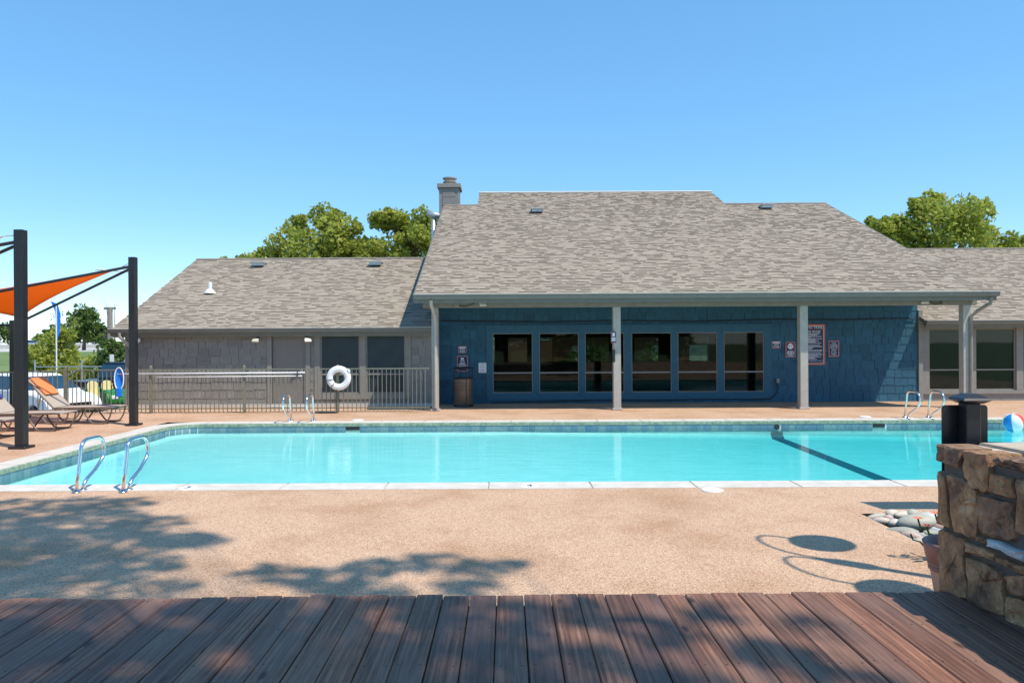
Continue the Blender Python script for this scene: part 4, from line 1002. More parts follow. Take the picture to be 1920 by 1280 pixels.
def rows(o, lst, mat=W, y=-0.0078):
    for i, (z, wd, h) in enumerate(lst): print_row(o, -wd/2, wd/2, z, h, mat, i*7+int(wd*100), y)
s = sign('wall_sign', 'small red-bordered notice above the bin, topmost on the blue wall', -1.355, -1.125, 1.42, 1.615)
MB().box(-0.095, 0.095, -0.0095, -0.008, 0.035, 0.072).build('header_band', W, s); rows(s, [(0.010, .13, .018), (-0.028, .17, .018), (-0.062, .13, .016)])
s = sign('wall_sign', 'taller navy sign with white print and red border, behind the bin canopy', -1.395, -1.085, 0.90, 1.345)
rows(s, [(.135, .09, .055), (.075, .12, .02), (.025, .14, .024), (-.012, .18, .022), (-.05, .22, .018), (-.085, .18, .028)])
s = sign('wall_notice', 'white printed notice in a frame between the bin and the windows', -0.80, -0.555, 0.855, 1.155, border='alu_frame', face='sign_white')
rows(s, [(.095, .13, .014), (.06, .02, .02), (.025, .14, .012), (-.02, .07, .012), (-.06, .10, .012), (-.1, .13, .014)], 'alu_frame')
s = sign('wall_sign', 'small WIFI ZONE sign right of the windows', 7.41, 7.65, 1.50, 1.70, lines=[('WIFI', .062, .005, .13, W), ('ZONE', .06, -.052, .16, W)])
MB().box(-0.10, 0.10, -0.0095, -0.008, 0.045, 0.08).build('header_band', W, s)
s = sign('wall_sign', 'navy sign with a round white symbol over four print lines, left of the column', 7.79, 8.065, 1.25, 1.68)
rows(s, [(-.05, .17, .024), (-.09, .20, .024), (-.13, .17, .024), (-.168, .15, .022)])
MB().lathe([(0.0005, -0.0085), (0.085, -0.0085), (0.085, -0.007)], 24, (0, 0, 0.09), 'Y').build('symbol_disc', W, s)
MB().lathe([(0.076, -0.0105), (0.09, -0.0105), (0.09, -0.008), (0.076, -0.008)], 24, (0, 0, 0.09), 'Y').build('symbol_ring', RD, s)
MB().prism([(0.0, 0.085), (0.008, 0.079), (0.055, 0.13), (0.047, 0.136)], -0.0115, -0.009, 'Y').build('symbol_stroke', NV, s)
MB().lathe([(0.0005, -0.0105), (0.015, -0.0105), (0.015, -0.009)], 12, (-0.032, 0, 0.098), 'Y').build('symbol_dot', NV, s)
s = sign('pool_rules_sign', 'large navy pool rules sign with red border behind the porch column', 8.17, 8.90, 1.03, 2.17, lines=[('POOL RULES', .085, .36, .46, W)])
for i, (z, wd) in enumerate(((.302, .50), (.266, .43), (.228, .55), (.203, .25), (.165, .56), (.138, .38), (.104, .48), (.078, .38), (.042, .54), (-.02, .51), (-.056, .57), (-.084, .32), (-.118, .28), (-.154, .57), (-.19, .55), (-.246, .53), (-.28, .58), (-.306, .44), (-.34, .53), (-.368, .36), (-.402, .41))):
    print_row(s, -0.29, -0.29+wd, z, .016, W, i)
text_mesh('OF EMERGENCY CALL 911', 0.05, 'lettering', W, s, (0.10, -0.0078, -0.455), width=0.44)
MB().box(-0.32, 0.32, -0.0085, -0.0069, 0.425, 0.432).build('header_line', RD, s)
text_mesh('HO', 0.09, 'lettering', W, s, (-0.06, -0.0078, 0.478), width=0.13); text_mesh('TRAIL', 0.09, 'lettering', W, s, (0.165, -0.0078, 0.478), width=0.27)
sign('wall_sign', 'sign reading POOL PASSES MUST BE WORN AT ALL TIMES', 8.99, 9.29, 1.26, 1.71, lines=[(tx, .058, .155-.062*i, wd, W) for i, (tx, wd) in enumerate((('POOL', .12), ('PASSES', .19), ('MUST BE', .20), ('WORN', .14), ('AT ALL', .16), ('TIMES.', .16)))])
s = sign('column_sign', 'small navy and white sign hanging on the middle porch column', 2.625, 2.755, 1.69, 1.98, y=18.79)
MB().box(-0.032, 0.032, -0.0095, -0.008, 0.02, 0.11).build('upper_panel', W, s); MB().box(-0.045, 0.045, -0.0095, -0.008, -0.10, -0.005).build('lower_panel', W, s)
rows(s, [(-.035, .06, .014), (-.065, .05, .014)], 'alu_frame', -0.0096)
MB().tube([(-0.03, 0, 0.145), (0, 0.01, 0.20), (0.03, 0, 0.145)], 0.004, 5).build('hanger', 'black_trim', s)
o = MB().bbox(2.655, 2.72, 18.74, 18.80, 1.21, 1.53, 0.008).build('wall_phone', 'black_trim'); tag(o, 'black box fixed low on the middle porch column under the sign', 'box')
# outlet with cable, cables along the wall
ou = thing('outlet_box', 'grey outlet box with a black cable on the blue wall', 'outlet', (7.56, SY, 0.60))
MB().bbox(-0.04, 0.05, -0.05, 0, -0.06, 0.06, 0.006).build('cover', 'alu_frame', ou)
MB().tube([(-0.02, -0.03, -0.06), (-0.01, -0.03, -0.2), (-0.06, -0.03, -0.4), (-0.2, -0.03, -0.5), (-0.6, -0.03, -0.52), (-2.0, -0.03, -0.50), (-3.5, -0.03, -0.53), (-5.0, -0.03, -0.51), (-6.2, -0.03, -0.54), (-8.0, -0.03, -0.56)], 0.012, 6).build('cable', 'black_rubber', ou)
o = MB().tube([(WX0+0.05, SY-0.02, 2.32), (-0.5, SY-0.02, 2.30), (1.2, SY-0.02, 2.27), (3.2, SY-0.02, 2.30), (5.2, SY-0.02, 2.26), (7.5, SY-0.02, 2.31), (9.4, SY-0.02, 2.29), (WX1-0.1, SY-0.02, 2.33)], 0.014, 6).build('wall_cable', 'black_rubber')
tag(o, 'black cable running along the blue wall above the windows', 'cable')
def floodlight(loc, rz, tilt, label):
    o = thing('floodlight', label, 'floodlight', loc, rz, 'floodlights under the eaves')
    MB().cyl((0, 0, 0), (0, 0, -0.04), 0.045).build('mount', 'black_metal', o)
    MB().tube([(0, 0, -0.03), (0, -0.06, -0.08)], 0.014, 6).build('arm', 'black_metal', o)
    h = MB().bbox(-0.09, 0.09, -0.03, 0.03, -0.05, 0.05, 0.008).build('lamp_head', 'gutter_lip', o); h.location = (0, -0.10, -0.10); h.rotation_euler = (tilt, 0, 0)
    l = MB().box(-0.075, 0.075, -0.034, -0.031, -0.04, 0.04).build('lens', 'lamp_lens', h)
floodlight((-0.65, 18.76, 2.78), R(35), R(-35), 'floodlight under the porch beam left, above the bin')
floodlight((10.52, 18.76, 2.78), R(-30), R(-35), 'floodlight under the porch beam right, before the blue wall end')
floodlight((-6.70, 20.10, 1.90), R(-20), R(-30), 'floodlight left of the grey door under the eave')
floodlight((-5.37, 20.10, 1.90), R(25), R(-30), 'floodlight right of the grey door under the eave')
for xx, lab in ((-1.25, 'left'), (11.0, 'right')):
    o = MB().bbox(xx-0.06, xx+0.06, 18.74, 18.80, 2.62, 2.74, 0.006).build('junction_box', 'soffit'); tag(o, 'grey junction box on the porch beam, %s end' % lab, 'junction box')
    o = MB().tube([(xx+0.06*(1 if xx < 0 else -1), 18.77, 2.64), (xx+0.25*(1 if xx < 0 else -1), 18.76, 2.63), (xx+0.42*(1 if xx < 0 else -1), 18.75, 2.70), (xx+0.55*(1 if xx < 0 else -1), 18.75, 2.76)], 0.010, 6).build('lamp_cable', 'black_rubber'); tag(o, 'black cable from the junction box to the floodlight, %s end of the porch beam' % lab, 'cable')
sc_ = thing('security_camera', 'white round security camera at the corner of the left wing', 'camera', (-9.97, 20.22, 1.83))
MB().lathe([(0.0005, -0.07), (0.05, -0.06), (0.075, -0.02), (0.075, 0.02), (0.04, 0.05)], 18, (0, -0.05, 0), 'Y').build('housing', 'white_plastic', sc_, smooth=True)
MB().lathe([(0.0005, -0.135), (0.03, -0.13), (0.04, -0.115)], 14, (0, 0, 0), 'Y').build('lens', 'black_trim', sc_)
# ================================================================== SHADE SAILS AND LOUNGERS
def shade_post(x, y, h, label, wd=0.15):
    o = thing('shade_post', label, 'post', (x, y, 0), 0, 'black shade sail posts')
    MB().bbox(-wd/2, wd/2, -wd/2, wd/2, 0.02, h, 0.006).build('post', 'black_metal', o)
    MB().bbox(-wd*0.95, wd*0.95, -wd*0.95, wd*0.95, 0.0, 0.045, 0.006).build('base_plate', 'black_metal', o)
    return o
P1 = Vector((-8.24, 12.67, 3.70)); P2 = Vector((-8.0, 16.0, 3.60)); P3 = Vector((-12.35, 18.72, 2.34)); P4 = Vector((-12.6, 14.2, 2.34)); P5 = Vector((-12.4, 10.4, 2.34)); P6 = Vector((-16.2, 16.4, 3.6))
shade_post(P1.x, P1.y, P1.z, 'tall black shade post nearest the camera, left'); shade_post(P2.x, P2.y, P2.z, 'tall black shade post beside the far left pool corner', 0.14)
shade_post(P3.x, P3.y, P3.z, 'short black shade post behind the near post'); shade_post(P4.x, P4.y, P4.z, 'short black shade post outside the left edge'); shade_post(P5.x, P5.y, P5.z, 'short black shade post nearest camera outside the left edge')
def bar(a, b_, label):
    o = MB().tube([a, b_], 0.03, 8).build('shade_bar', 'black_metal'); tag(o, label, 'bar', 'black tie bars of the shade frame')
dn = Vector((0, 0, -0.19)); dn2 = Vector((0, 0, -0.12))
bar(P2+dn, P4+dn2, 'upper black tie bar from the pool-corner post to the left'); bar(P2+dn+Vector((0, 0, -0.03)), P3+dn2, 'lower black tie bar from the pool-corner post to the short post')
bar(P1+dn+Vector((0, 0, -0.0)), P5+dn2, 'lower black tie bar from the near post'); bar(P1+dn+Vector((0, 0, -0.04)), P4+dn2, 'upper black tie bar from the near post'); bar(P3+dn2, P3+dn2+Vector((-4.5, -0.2, 0.05)), 'level black bar left of the short post')
def sail(corners, label, inset):
    """hyperbolic shade sail with hollow edges, corner cables to the posts"""
    a, b_, c, d = corners; n = 18; m = MB(); cen = (a+b_+c+d)/4
    P = []
    for i in range(n+1):
        for j in range(n+1):
            u, v = i/n, j/n; p = a*(1-u)*(1-v) + b_*u*(1-v) + c*u*v + d*(1-u)*v
            e = 0.30*(4*u*(1-u)*(1-2*abs(v-0.5))**0 * (1-4*v*(1-v)) + 4*v*(1-v)*(1-4*u*(1-u)))*0.26
            P.append(p + (cen-p)*e)
    for z in (0.0,): m.add(P, [(i*(n+1)+j, (i+1)*(n+1)+j, (i+1)*(n+1)+j+1, i*(n+1)+j+1) for i in range(n) for j in range(n)])
    o = thing('shade_sail', label, 'shade sail', (0, 0, 0), 0, 'orange shade sails')
    s = m.build('fabric', 'sail_orange', o, smooth=True, fix=False)
    md = s.modifiers.new('thickness', 'SOLIDIFY'); md.thickness = 0.006
    for q, post in zip((a, b_, c, d), inset):
        if post is not None: MB().tube([q, post], 0.008, 6).build('corner_cable', 'galvanised', o)
    return o
def toward(p, q, k): return p + (q-p).normalized()*k
t2 = P2 + Vector((-0.08, 0, -0.13)); t3 = P3 + Vector((0.02, 0, 0.0)); t4 = P4 + Vector((0, 0, -0.05))
cB = (P3+P4)/2 + Vector((-3.6, 0.3, 1.0))
sail((toward(t2, P3, 0.42), toward(t3, P2, 0.30), cB, toward(t4, P2, 0.3)), 'orange shade sail stretched from the pool-corner post', (t2, t3, None, t4))
t1 = P1 + Vector((-0.08, 0, -0.09)); t5 = P5 + Vector((0, 0, -0.05))
sail((toward(t1, P5, 0.16)+Vector((0, 0, 0.02)), toward(t4, P1, 0.35), (P4+P5)/2+Vector((-3.8, 0, 1.2)), toward(t5, P1, 0.3)), 'orange shade sail tip at the near post, top left edge', (t1, t4, None, t5))

def lounger(x, y, label, towel):
    o = thing('sun_lounger', label, 'sun lounger', (x, y, 0), 0, 'beige sling sun loungers')
    # local x: 0 = foot end, negative = towards the head; seat height 0.36
    L, W_ = 1.28, 0.62; hz = 0.36
    for s in (-1, 1): MB().tube([(0.0, s*W_/2, hz), (-0.15, s*W_/2, hz+0.005), (-L, s*W_/2, hz-0.01)], 0.02, 8).build('side_rail', 'taupe_frame', o)
    for s in (-1, 1):
        MB().tube([(-L, s*W_/2, hz-0.01), (-L-0.30, s*W_/2, hz+0.30), (-L-0.56, s*W_/2, hz+0.60)], 0.02, 8).build('back_rail', 'taupe_frame', o)
        MB().tube([(-L-0.28, s*W_/2, hz+0.28), (-L-0.36, s*W_/2, 0.20)], 0.013, 6).build('back_prop', 'taupe_frame', o)
    MB().add([(0, -W_/2, hz+0.012), (0, W_/2, hz+0.012), (-L, W_/2, hz), (-L, -W_/2, hz), (0, -W_/2, hz-0.004), (0, W_/2, hz-0.004), (-L, W_/2, hz-0.016), (-L, -W_/2, hz-0.016)], [(0,1,2,3),(7,6,5,4),(0,4,5,1),(1,5,6,2),(2,6,7,3),(3,7,4,0)]).build('seat_sling', 'sling', o)
    MB().add([(-L, -W_/2, hz+0.01), (-L, W_/2, hz+0.01), (-L-0.57, W_/2, hz+0.62), (-L-0.57, -W_/2, hz+0.62), (-L-0.01, -W_/2, hz-0.005), (-L-0.01, W_/2, hz-0.005), (-L-0.582, W_/2, hz+0.608), (-L-0.582, -W_/2, hz+0.608)], [(0,1,2,3),(7,6,5,4),(0,4,5,1),(1,5,6,2),(2,6,7,3),(3,7,4,0)]).build('back_sling', 'sling', o)
    for s in (-1, 1):
        y_ = s*(W_/2-0.02)
        for a, b_ in ((-0.02, -0.62), (-0.95, -1.6)):
            MB().tube([(a, y_, hz-0.02), (a-0.05, y_, 0.16), (a-0.13, y_, 0.03), (a-0.2, y_, 0.015), (b_+0.22, y_, 0.015), (b_+0.14, y_, 0.04), (b_+0.02, y_, 0.2), (b_-0.02, y_, hz-0.03)], 0.017, 8).build('leg', 'taupe_frame', o)
        MB().tube([(-0.66, y_, hz-0.02), (-0.80, y_, 0.16), (-0.9, y_, 0.02)], 0.017, 8).build('leg', 'taupe_frame', o)
    tw = MB(); k = 0.57/0.62
    def bk(t_, off): return (-L-0.57*t_+off*0.73, hz+0.01+0.61*t_+off*0.68)
    a0, a1 = bk(0.42, 0.02), bk(1.02, 0.02); b0, b1 = bk(0.42, 0.045), bk(1.0, 0.045)
    tw.add([(a0[0], -0.24, a0[1]), (a0[0], 0.24, a0[1]), (a1[0], 0.24, a1[1]), (a1[0], -0.24, a1[1]), (b0[0], -0.24, b0[1]), (b0[0], 0.24, b0[1]), (b1[0], 0.24, b1[1]), (b1[0], -0.24, b1[1])], [(0,3,2,1),(4,5,6,7),(0,1,5,4),(1,2,6,5),(2,3,7,6),(3,0,4,7)])
    tw.build('head_cushion', towel, o)
    return o
lounger(-8.58, 16.55, 'beige sling lounger with orange head cushion, farthest of the row', 'orange_fabric')
lounger(-8.95, 15.25, 'beige sling lounger with dark blue head cushion behind the near post', 'blue_fabric')
lounger(-9.25, 14.0, 'beige sling lounger cut by the left edge, nearest of the row', 'orange_fabric')

# ================================================================== VEHICLES AND THE FAR LEFT
def wheel(parent, x, y, r_, wd, rim='galvanised'):
    s = 1 if y > 0 else -1
    w_ = MB().lathe([(r_*0.6, -wd/2), (r_*0.94, -wd/2), (r_, -wd/2+0.03), (r_, wd/2-0.03), (r_*0.94, wd/2), (r_*0.6, wd/2)], 22, (x, y, r_), 'Y').build('wheel', 'black_rubber', parent, smooth=True)
    MB().lathe([(0.001, s*(wd/2-0.05)), (r_*0.25, s*(wd/2-0.01)), (r_*0.3, s*(wd/2-0.05)), (r_*0.58, s*(wd/2-0.03)), (r_*0.62, s*(wd/2+0.003))], 18, (x, y, r_), 'Y').build('rim', rim, w_)
def suv(name, label, loc, rz, paint):
    o = thing(name, label, 'car', loc, rz)
    prof = [(-2.3, 0.45), (-2.33, 0.75), (-2.25, 1.20), (0.95, 1.21), (1.25, 1.10), (1.80, 1.03), (2.18, 0.92), (2.30, 0.72), (2.30, 0.42), (2.2, 0.30)]
    prof += [(1.42+0.40*math.cos(R(a)), 0.34+0.40*math.sin(R(a))) for a in range(0, 181, 20)] + [(-1.35+0.40*math.cos(R(a)), 0.34+0.40*math.sin(R(a))) for a in range(0, 181, 20)] + [(-2.2, 0.32)]
    b_ = MB().prism(prof, -0.92, 0.92, 'Y').build('body', paint, o, bevel=0.035)
    def cab(m, z0, z1, bx0, bx1, tx0, tx1, w0, w1):
        m.add([(bx0,-w0,z0),(bx1,-w0,z0),(bx1,w0,z0),(bx0,w0,z0),(tx0,-w1,z1),(tx1,-w1,z1),(tx1,w1,z1),(tx0,w1,z1)], [(0,3,2,1),(4,5,6,7),(0,1,5,4),(1,2,6,5),(2,3,7,6),(3,0,4,7)])
    m = MB(); cab(m, 1.19, 1.64, -2.2, 0.98, -1.85, 0.30, 0.88, 0.70); m.build('glasshouse', 'car_glass', o, bevel=0.03)
    m = MB(); cab(m, 1.635, 1.72, -1.90, 0.34, -1.75, 0.15, 0.70, 0.62); m.build('roof', paint, o, bevel=0.03)
    for s in (-1, 1):
        for (xa, xb, ta, tb) in ((0.99, 0.90, 0.33, 0.24), (-0.02, -0.12, -0.10, -0.18), (-1.2, -1.32, -1.15, -1.25), (-2.22, -2.05, -1.88, -1.72)):
            MB().add([(xa, s*0.895, 1.20), (xb, s*0.895, 1.20), (tb, s*0.70, 1.65), (ta, s*0.70, 1.65)], [(0, 1, 2, 3)]).build('pillar', paint, o, fix=False)
        h = MB().add([(2.05, s*0.60, 0.86), (1.80, s*0.925, 0.90), (1.72, s*0.93, 0.80), (2.24, s*0.62, 0.74), (2.315, s*0.60, 0.74), (2.2, s*0.62, 0.86)], [(0, 1, 2, 3), (0, 3, 4, 5)]).build('headlight', 'galvanised', o, fix=False)
        MB().bbox(0.62, 0.85, s*0.94 if s > 0 else -1.1, 1.1 if s > 0 else -0.94, 1.02, 1.17, 0.03).build('mirror', 'black_trim', o)
        for x in (1.42, -1.35): wheel(o, x, s*0.80, 0.34, 0.23)
        MB().box(1.66, 1.80, s*0.925, s*0.935, 0.88, 0.92).build('side_marker', 'orange_fabric', o)
    MB().box(2.29, 2.325, -0.52, 0.52, 0.66, 0.80).build('grille', 'black_trim', o)
    MB().bbox(2.15, 2.345, -0.90, 0.90, 0.30, 0.56, 0.03).build('bumper', 'black_trim', o)
    return o
suv('parked_car', 'white parked SUV behind the fence at far left', (-16.45, 26.2, -1.045), math.atan2(-0.5, 0.86), 'white_paint')
# green utility cart
ga_ = thing('utility_cart', 'green utility cart with pale yellow seats and yellow wheels behind the fence', 'utility vehicle', (-15.7, 29.2, -1.045), math.atan2(-0.6, 0.8))
MB().bbox(-1.2, 1.1, -0.55, 0.55, 0.32, 0.50, 0.03).build('chassis', 'green_paint', ga_)
MB().prism([(0.55, 0.48), (0.60, 0.92), (0.85, 1.02), (1.25, 0.92), (1.38, 0.70), (1.36, 0.48)], -0.52, 0.52, 'Y').build('hood', 'green_paint', ga_, bevel=0.05)
for s in (-1, 1):
    MB().bbox(1.33, 1.39, s*0.30-0.13, s*0.30+0.13, 0.66, 0.80, 0.02).build('headlight', 'white_plastic', ga_)
    st_ = MB().bbox(-0.35, 0.12, s*0.27-0.23, s*0.27+0.23, 0.62, 0.74, 0.04).build('seat', 'yellow_vinyl', ga_)
    sb = MB(); rg = [(0.20, 0.0), (0.22, 0.30)] + [(0.22*math.cos(R(a)), 0.36+0.22*math.sin(R(a))) for a in (15, 35, 55, 75, 105, 125, 145, 165)] + [(-0.22, 0.30), (-0.20, 0.0)]
    sb.add([(-0.34-0.2*q[1]-d, s*0.27+q[0], 0.72+q[1]) for d in (0, 0.09) for q in rg], [tuple(range(len(rg))), tuple(range(2*len(rg)-1, len(rg)-1, -1))] + [(i, (i+1) % len(rg), len(rg)+(i+1) % len(rg), len(rg)+i) for i in range(len(rg))])
    sb.build('seat_back', 'yellow_vinyl', ga_, bevel=0.02)
    for x in (0.95, -0.85): wheel(ga_, x, s*0.55, 0.29, 0.24, 'yellow_paint')
MB().bbox(-0.5, 0.3, -0.52, 0.52, 0.48, 0.60, 0.02).build('seat_base', 'black_trim', ga_)
MB().bbox(-1.65, -0.6, -0.62, 0.62, 0.62, 0.98, 0.03).build('cargo_box', 'green_paint', ga_)
MB().bbox(-1.62, -0.63, -0.60, 0.60, 0.981, 1.0, 0.005).build('box_rim', 'black_trim', ga_)
MB().tube([(0.55, 0.25, 0.85), (0.35, 0.25, 1.05)], 0.02, 6).build('steering_column', 'black_trim', ga_)
MB().tube([(0.32+0.05*math.sin(R(a)), 0.25+0.17*math.cos(R(a)), 1.07+0.13*math.sin(R(a))) for a in range(0, 360, 30)], 0.015, 6, closed=True).build('steering_wheel', 'black_trim', ga_)
# dark pickup
pk = thing('pickup_truck', 'dark navy pickup truck parked behind the green utility cart', 'truck', (-17.2, 33.5, -1.045), R(78))
MB().prism([(-2.7, 0.5), (-2.72, 1.18), (-0.6, 1.2), (-0.45, 1.22), (2.0, 1.18), (2.6, 1.08), (2.7, 0.6), (2.6, 0.4), (-2.6, 0.4)], -0.97, 0.97, 'Y').build('body', 'navy_paint', pk, bevel=0.04)
MB().add([(-0.6,-0.93,1.2),(1.35,-0.93,1.2),(1.35,0.93,1.2),(-0.6,0.93,1.2),(-0.4,-0.74,1.85),(0.6,-0.74,1.85),(0.6,0.74,1.85),(-0.4,0.74,1.85)], [(0,3,2,1),(4,5,6,7),(0,1,5,4),(1,2,6,5),(2,3,7,6),(3,0,4,7)]).build('cab', 'car_glass', pk, bevel=0.04)
MB().bbox(-0.4, 0.6, -0.74, 0.74, 1.84, 1.90, 0.02).build('roof', 'navy_paint', pk)
for s in (-1, 1):
    MB().bbox(-2.75, -2.66, s*0.86-0.09, s*0.86+0.09, 0.72, 1.14, 0.02).build('tail_light', 'red_paint', pk)
    for x in (1.75, -1.7): wheel(pk, x, s*0.86, 0.38, 0.26)
MB().bbox(-2.85, -2.6, -0.9, 0.9, 0.45, 0.62, 0.03).build('bumper', 'steel', pk)
# cars far off on the highway
def far_car(x, y, rz, paint, label):
    o = thing('highway_car', label, 'car', (x, y, 0.604), rz, 'cars on the far highway')
    MB().prism([(-2.2, 0.35), (-2.2, 0.85), (-1.9, 0.95), (1.2, 0.95), (2.1, 0.82), (2.2, 0.4)], -0.88, 0.88, 'Y').build('body', paint, o, bevel=0.05)
    MB().add([(-1.9,-0.84,0.93),(1.2,-0.84,0.93),(1.2,0.84,0.93),(-1.9,0.84,0.93),(-1.5,-0.68,1.45),(0.4,-0.68,1.45),(0.4,0.68,1.45),(-1.5,0.68,1.45)], [(0,3,2,1),(4,5,6,7),(0,1,5,4),(1,2,6,5),(2,3,7,6),(3,0,4,7)]).build('cabin', 'car_glass', o, bevel=0.04)
    for s in (-1, 1):
        for x_ in (1.3, -1.3): wheel(o, x_, s*0.8, 0.32, 0.2)
far_car(-92, 146, R(8), 'galvanised', 'silver car on the far highway left of the bushes'); far_car(-84, 150, R(184), 'white_paint', 'white car on the far highway at the bushes'); far_car(-103, 150, R(4), 'white_paint', 'white car on the far highway at the left edge')

# ------------------------------------------------------------------ vegetation
def leafball(m, c, r, n, s, rr, flat=1.0, t0=0.2, t1=0.95):
    for _ in range(n):
        while True:
            d = Vector((rr.uniform(-1, 1), rr.uniform(-1, 1), rr.uniform(-1, 1)))
            if 0.05 < d.length < 1: break
        d = d * (0.55 + 0.45*rr.random()) / max(d.length, 0.45)
        p = Vector(c) + Vector((d.x*r, d.y*r, d.z*r*flat)); q = s*rr.uniform(0.6, 1.3)
        a = Vector((rr.gauss(0, 1), rr.gauss(0, 1), rr.gauss(0, 0.7))).normalized(); b_ = a.orthogonal().normalized(); b_ = (b_*math.cos(rr.random()*6.28) + a.cross(b_)*math.sin(rr.random()*6.28))
        tn = min(0.98, max(0.02, rr.uniform(t0, t1)))
        m.add([p-a*q, p+b_*q*0.55, p+a*q, p-b_*q*0.55], [(0, 1, 2, 3)], tn)
def tree(name, label, loc, h, clumps, n_leaf, leaf_s, seed, mat='leaf', trunk_r=0.16, group=None):
    """clumps: (dx, dy, z, r). trunk, limbs to each clump, leaves spread through small sub-clumps"""
    o = thing(name, label, 'tree' if 'tree' in name else 'bush', loc, 0, group); rr = random.Random(seed)
    zb = min(c[2]-c[3] for c in clumps); top = max(c[2] for c in clumps)
    tk = MB().tube([(0, 0, -0.1), (0.06, 0.04, h*0.25), (-0.05, 0.03, h*0.5), (0.0, 0.0, h*0.72)], 1, 9, rs=[trunk_r*1.25, trunk_r, trunk_r*0.75, trunk_r*0.35]).build('trunk', 'bark', o, smooth=True)
    lm = MB(); lf = MB(); tot = sum(c[3]**2 for c in clumps)
    for (dx, dy, z, r) in clumps:
        zs = min(h*0.6, max(h*0.2, z-r*1.6)); lm.tube([(0, 0, zs), (dx*0.5, dy*0.5, (zs+z)/2+0.1), (dx, dy, z)], 1, 6, rs=[trunk_r*0.5, trunk_r*0.3, 0.02])
        k = max(4, int(10*r)); per = int(n_leaf*r*r/tot/k)
        for _ in range(k):
            d = Vector((rr.gauss(0, 1), rr.gauss(0, 1), rr.gauss(0, 0.9))).normalized()*r*rr.uniform(0.35, 0.95)
            c = Vector((dx, dy, z))+d; lm.tube([(dx, dy, z), tuple(c)], 1, 5, rs=[0.025, 0.008])
            base = rr.uniform(0.1, 0.45); leafball(lf, c, r*rr.uniform(0.34, 0.62), per, leaf_s, rr, 0.85, base, base+0.55)
    lm.build('limbs', 'bark', o); lf.build('crown', mat, o, fix=False); return o
tree('shade_tree', 'leafy green tree behind the left wing roof, left of the gap', (-9.6, 38, -1.05), 9.0, [(-0.2, 0, 7.6, 1.9), (-2.3, 0, 6.9, 1.3), (1.6, 0, 7.3, 1.4), (0.4, 0.5, 9.0, 0.95), (-1.0, 0, 8.5, 0.8), (1.7, 0, 8.45, 0.55), (-3.7, 0.2, 6.7, 0.9), (-5.0, 0.3, 6.2, 0.8), (0.8, 0, 8.3, 1.0), (2.4, 0, 7.6, 1.0)], 17000, 0.12, 1)
tree('shade_tree', 'leafy green tree behind the left wing roof, beside the chimney', (-5.4, 38.5, -1.05), 9.0, [(0.2, 0, 7.7, 1.6), (-0.9, 0, 8.9, 0.85), (1.0, 0, 8.4, 1.0), (-1.7, 0, 7.2, 0.9), (2.0, 0, 7.2, 1.0), (-0.5, 0, 9.45, 0.45), (2.5, 0.2, 8.0, 0.8), (-0.2, 0, 8.6, 1.0), (3.2, 0, 7.2, 0.8), (-2.6, 0.2, 7.4, 1.0)], 15000, 0.12, 2)
tree('shade_tree', 'broad yellow-green tree behind the right roof slope', (22.2, 38, -1.05), 9.5, [(0, 0, 8.0, 1.9), (-2.0, 0, 8.3, 1.1), (1.5, 0, 8.6, 1.2), (-3.1, 0, 8.5, 0.7), (-0.3, 0, 9.3, 0.9), (2.6, 0, 7.4, 1.1), (-2.2, 0, 7.0, 1.2), (2.2, 0.3, 9.3, 0.5), (-1.5, 0, 9.4, 0.5)], 18000, 0.12, 3)
tree('shade_tree', 'small leafy tree behind the right wing roof at the right edge', (26.6, 39, -1.05), 8.0, [(0, 0, 7.2, 0.9), (-0.9, 0, 6.8, 0.7), (1.2, 0, 6.8, 0.9), (0.2, 0, 8.0, 0.45)], 6000, 0.12, 4)
tree('roadside_bush', 'big leafy bush in front of the highway bank', (-26.6, 44, -1.05), 3.6, [(0, 0, 1.9, 1.5), (-1.3, 0, 1.5, 1.1), (1.2, 0, 1.4, 1.2), (0.5, 0, 2.8, 0.9), (-0.4, 0, 0.7, 1.2), (1.6, 0, 0.4, 0.9), (-1.8, 0, 0.5, 0.8), (1.0, 0, 3.3, 0.45)], 8000, 0.12, 5, 'leaf', 0.07, 'bushes by the highway')
tree('roadside_bush', 'leafy bush beside the left corner of the grey wing', (-22.6, 42, -1.05), 3.2, [(0, 0, 1.9, 1.0), (0.9, 0, 1.6, 1.1), (0.2, 0, 0.7, 1.1), (1.7, 0, 1.2, 1.0), (0.4, 0, 2.7, 0.5)], 5500, 0.12, 6, 'leaf_dark', 0.06, 'bushes by the highway')
tree('far_tree', 'rounded dark tree beyond the highway behind the bush', (-55.5, 98, 0.6), 6.6, [(0, 0, 3.2, 2.3), (-1.6, 0, 2.2, 1.7), (1.7, 0, 2.3, 1.7), (0.3, 0, 4.6, 1.2), (2.6, 0, 1.3, 1.2)], 4200, 0.26, 7, 'leaf_dark', 0.2)
tree('far_tree', 'small dark tree on the horizon left of the banner pole', (-92, 152, 0.6), 5.0, [(0, 0, 3.0, 1.7), (-1.7, 0, 2.2, 1.2), (1.7, 0, 2.4, 1.3), (-3.2, 0, 1.8, 0.9)], 1500, 0.4, 8, 'leaf_dark', 0.2)
tree('far_tree', 'distant tree at the left edge above the highway', (-107, 160, 0.6), 6.0, [(0, 0, 3.4, 2.2), (2.0, 0, 2.5, 1.6), (-2.2, 0, 3.4, 1.6)], 1500, 0.4, 9, 'leaf_dark', 0.2)
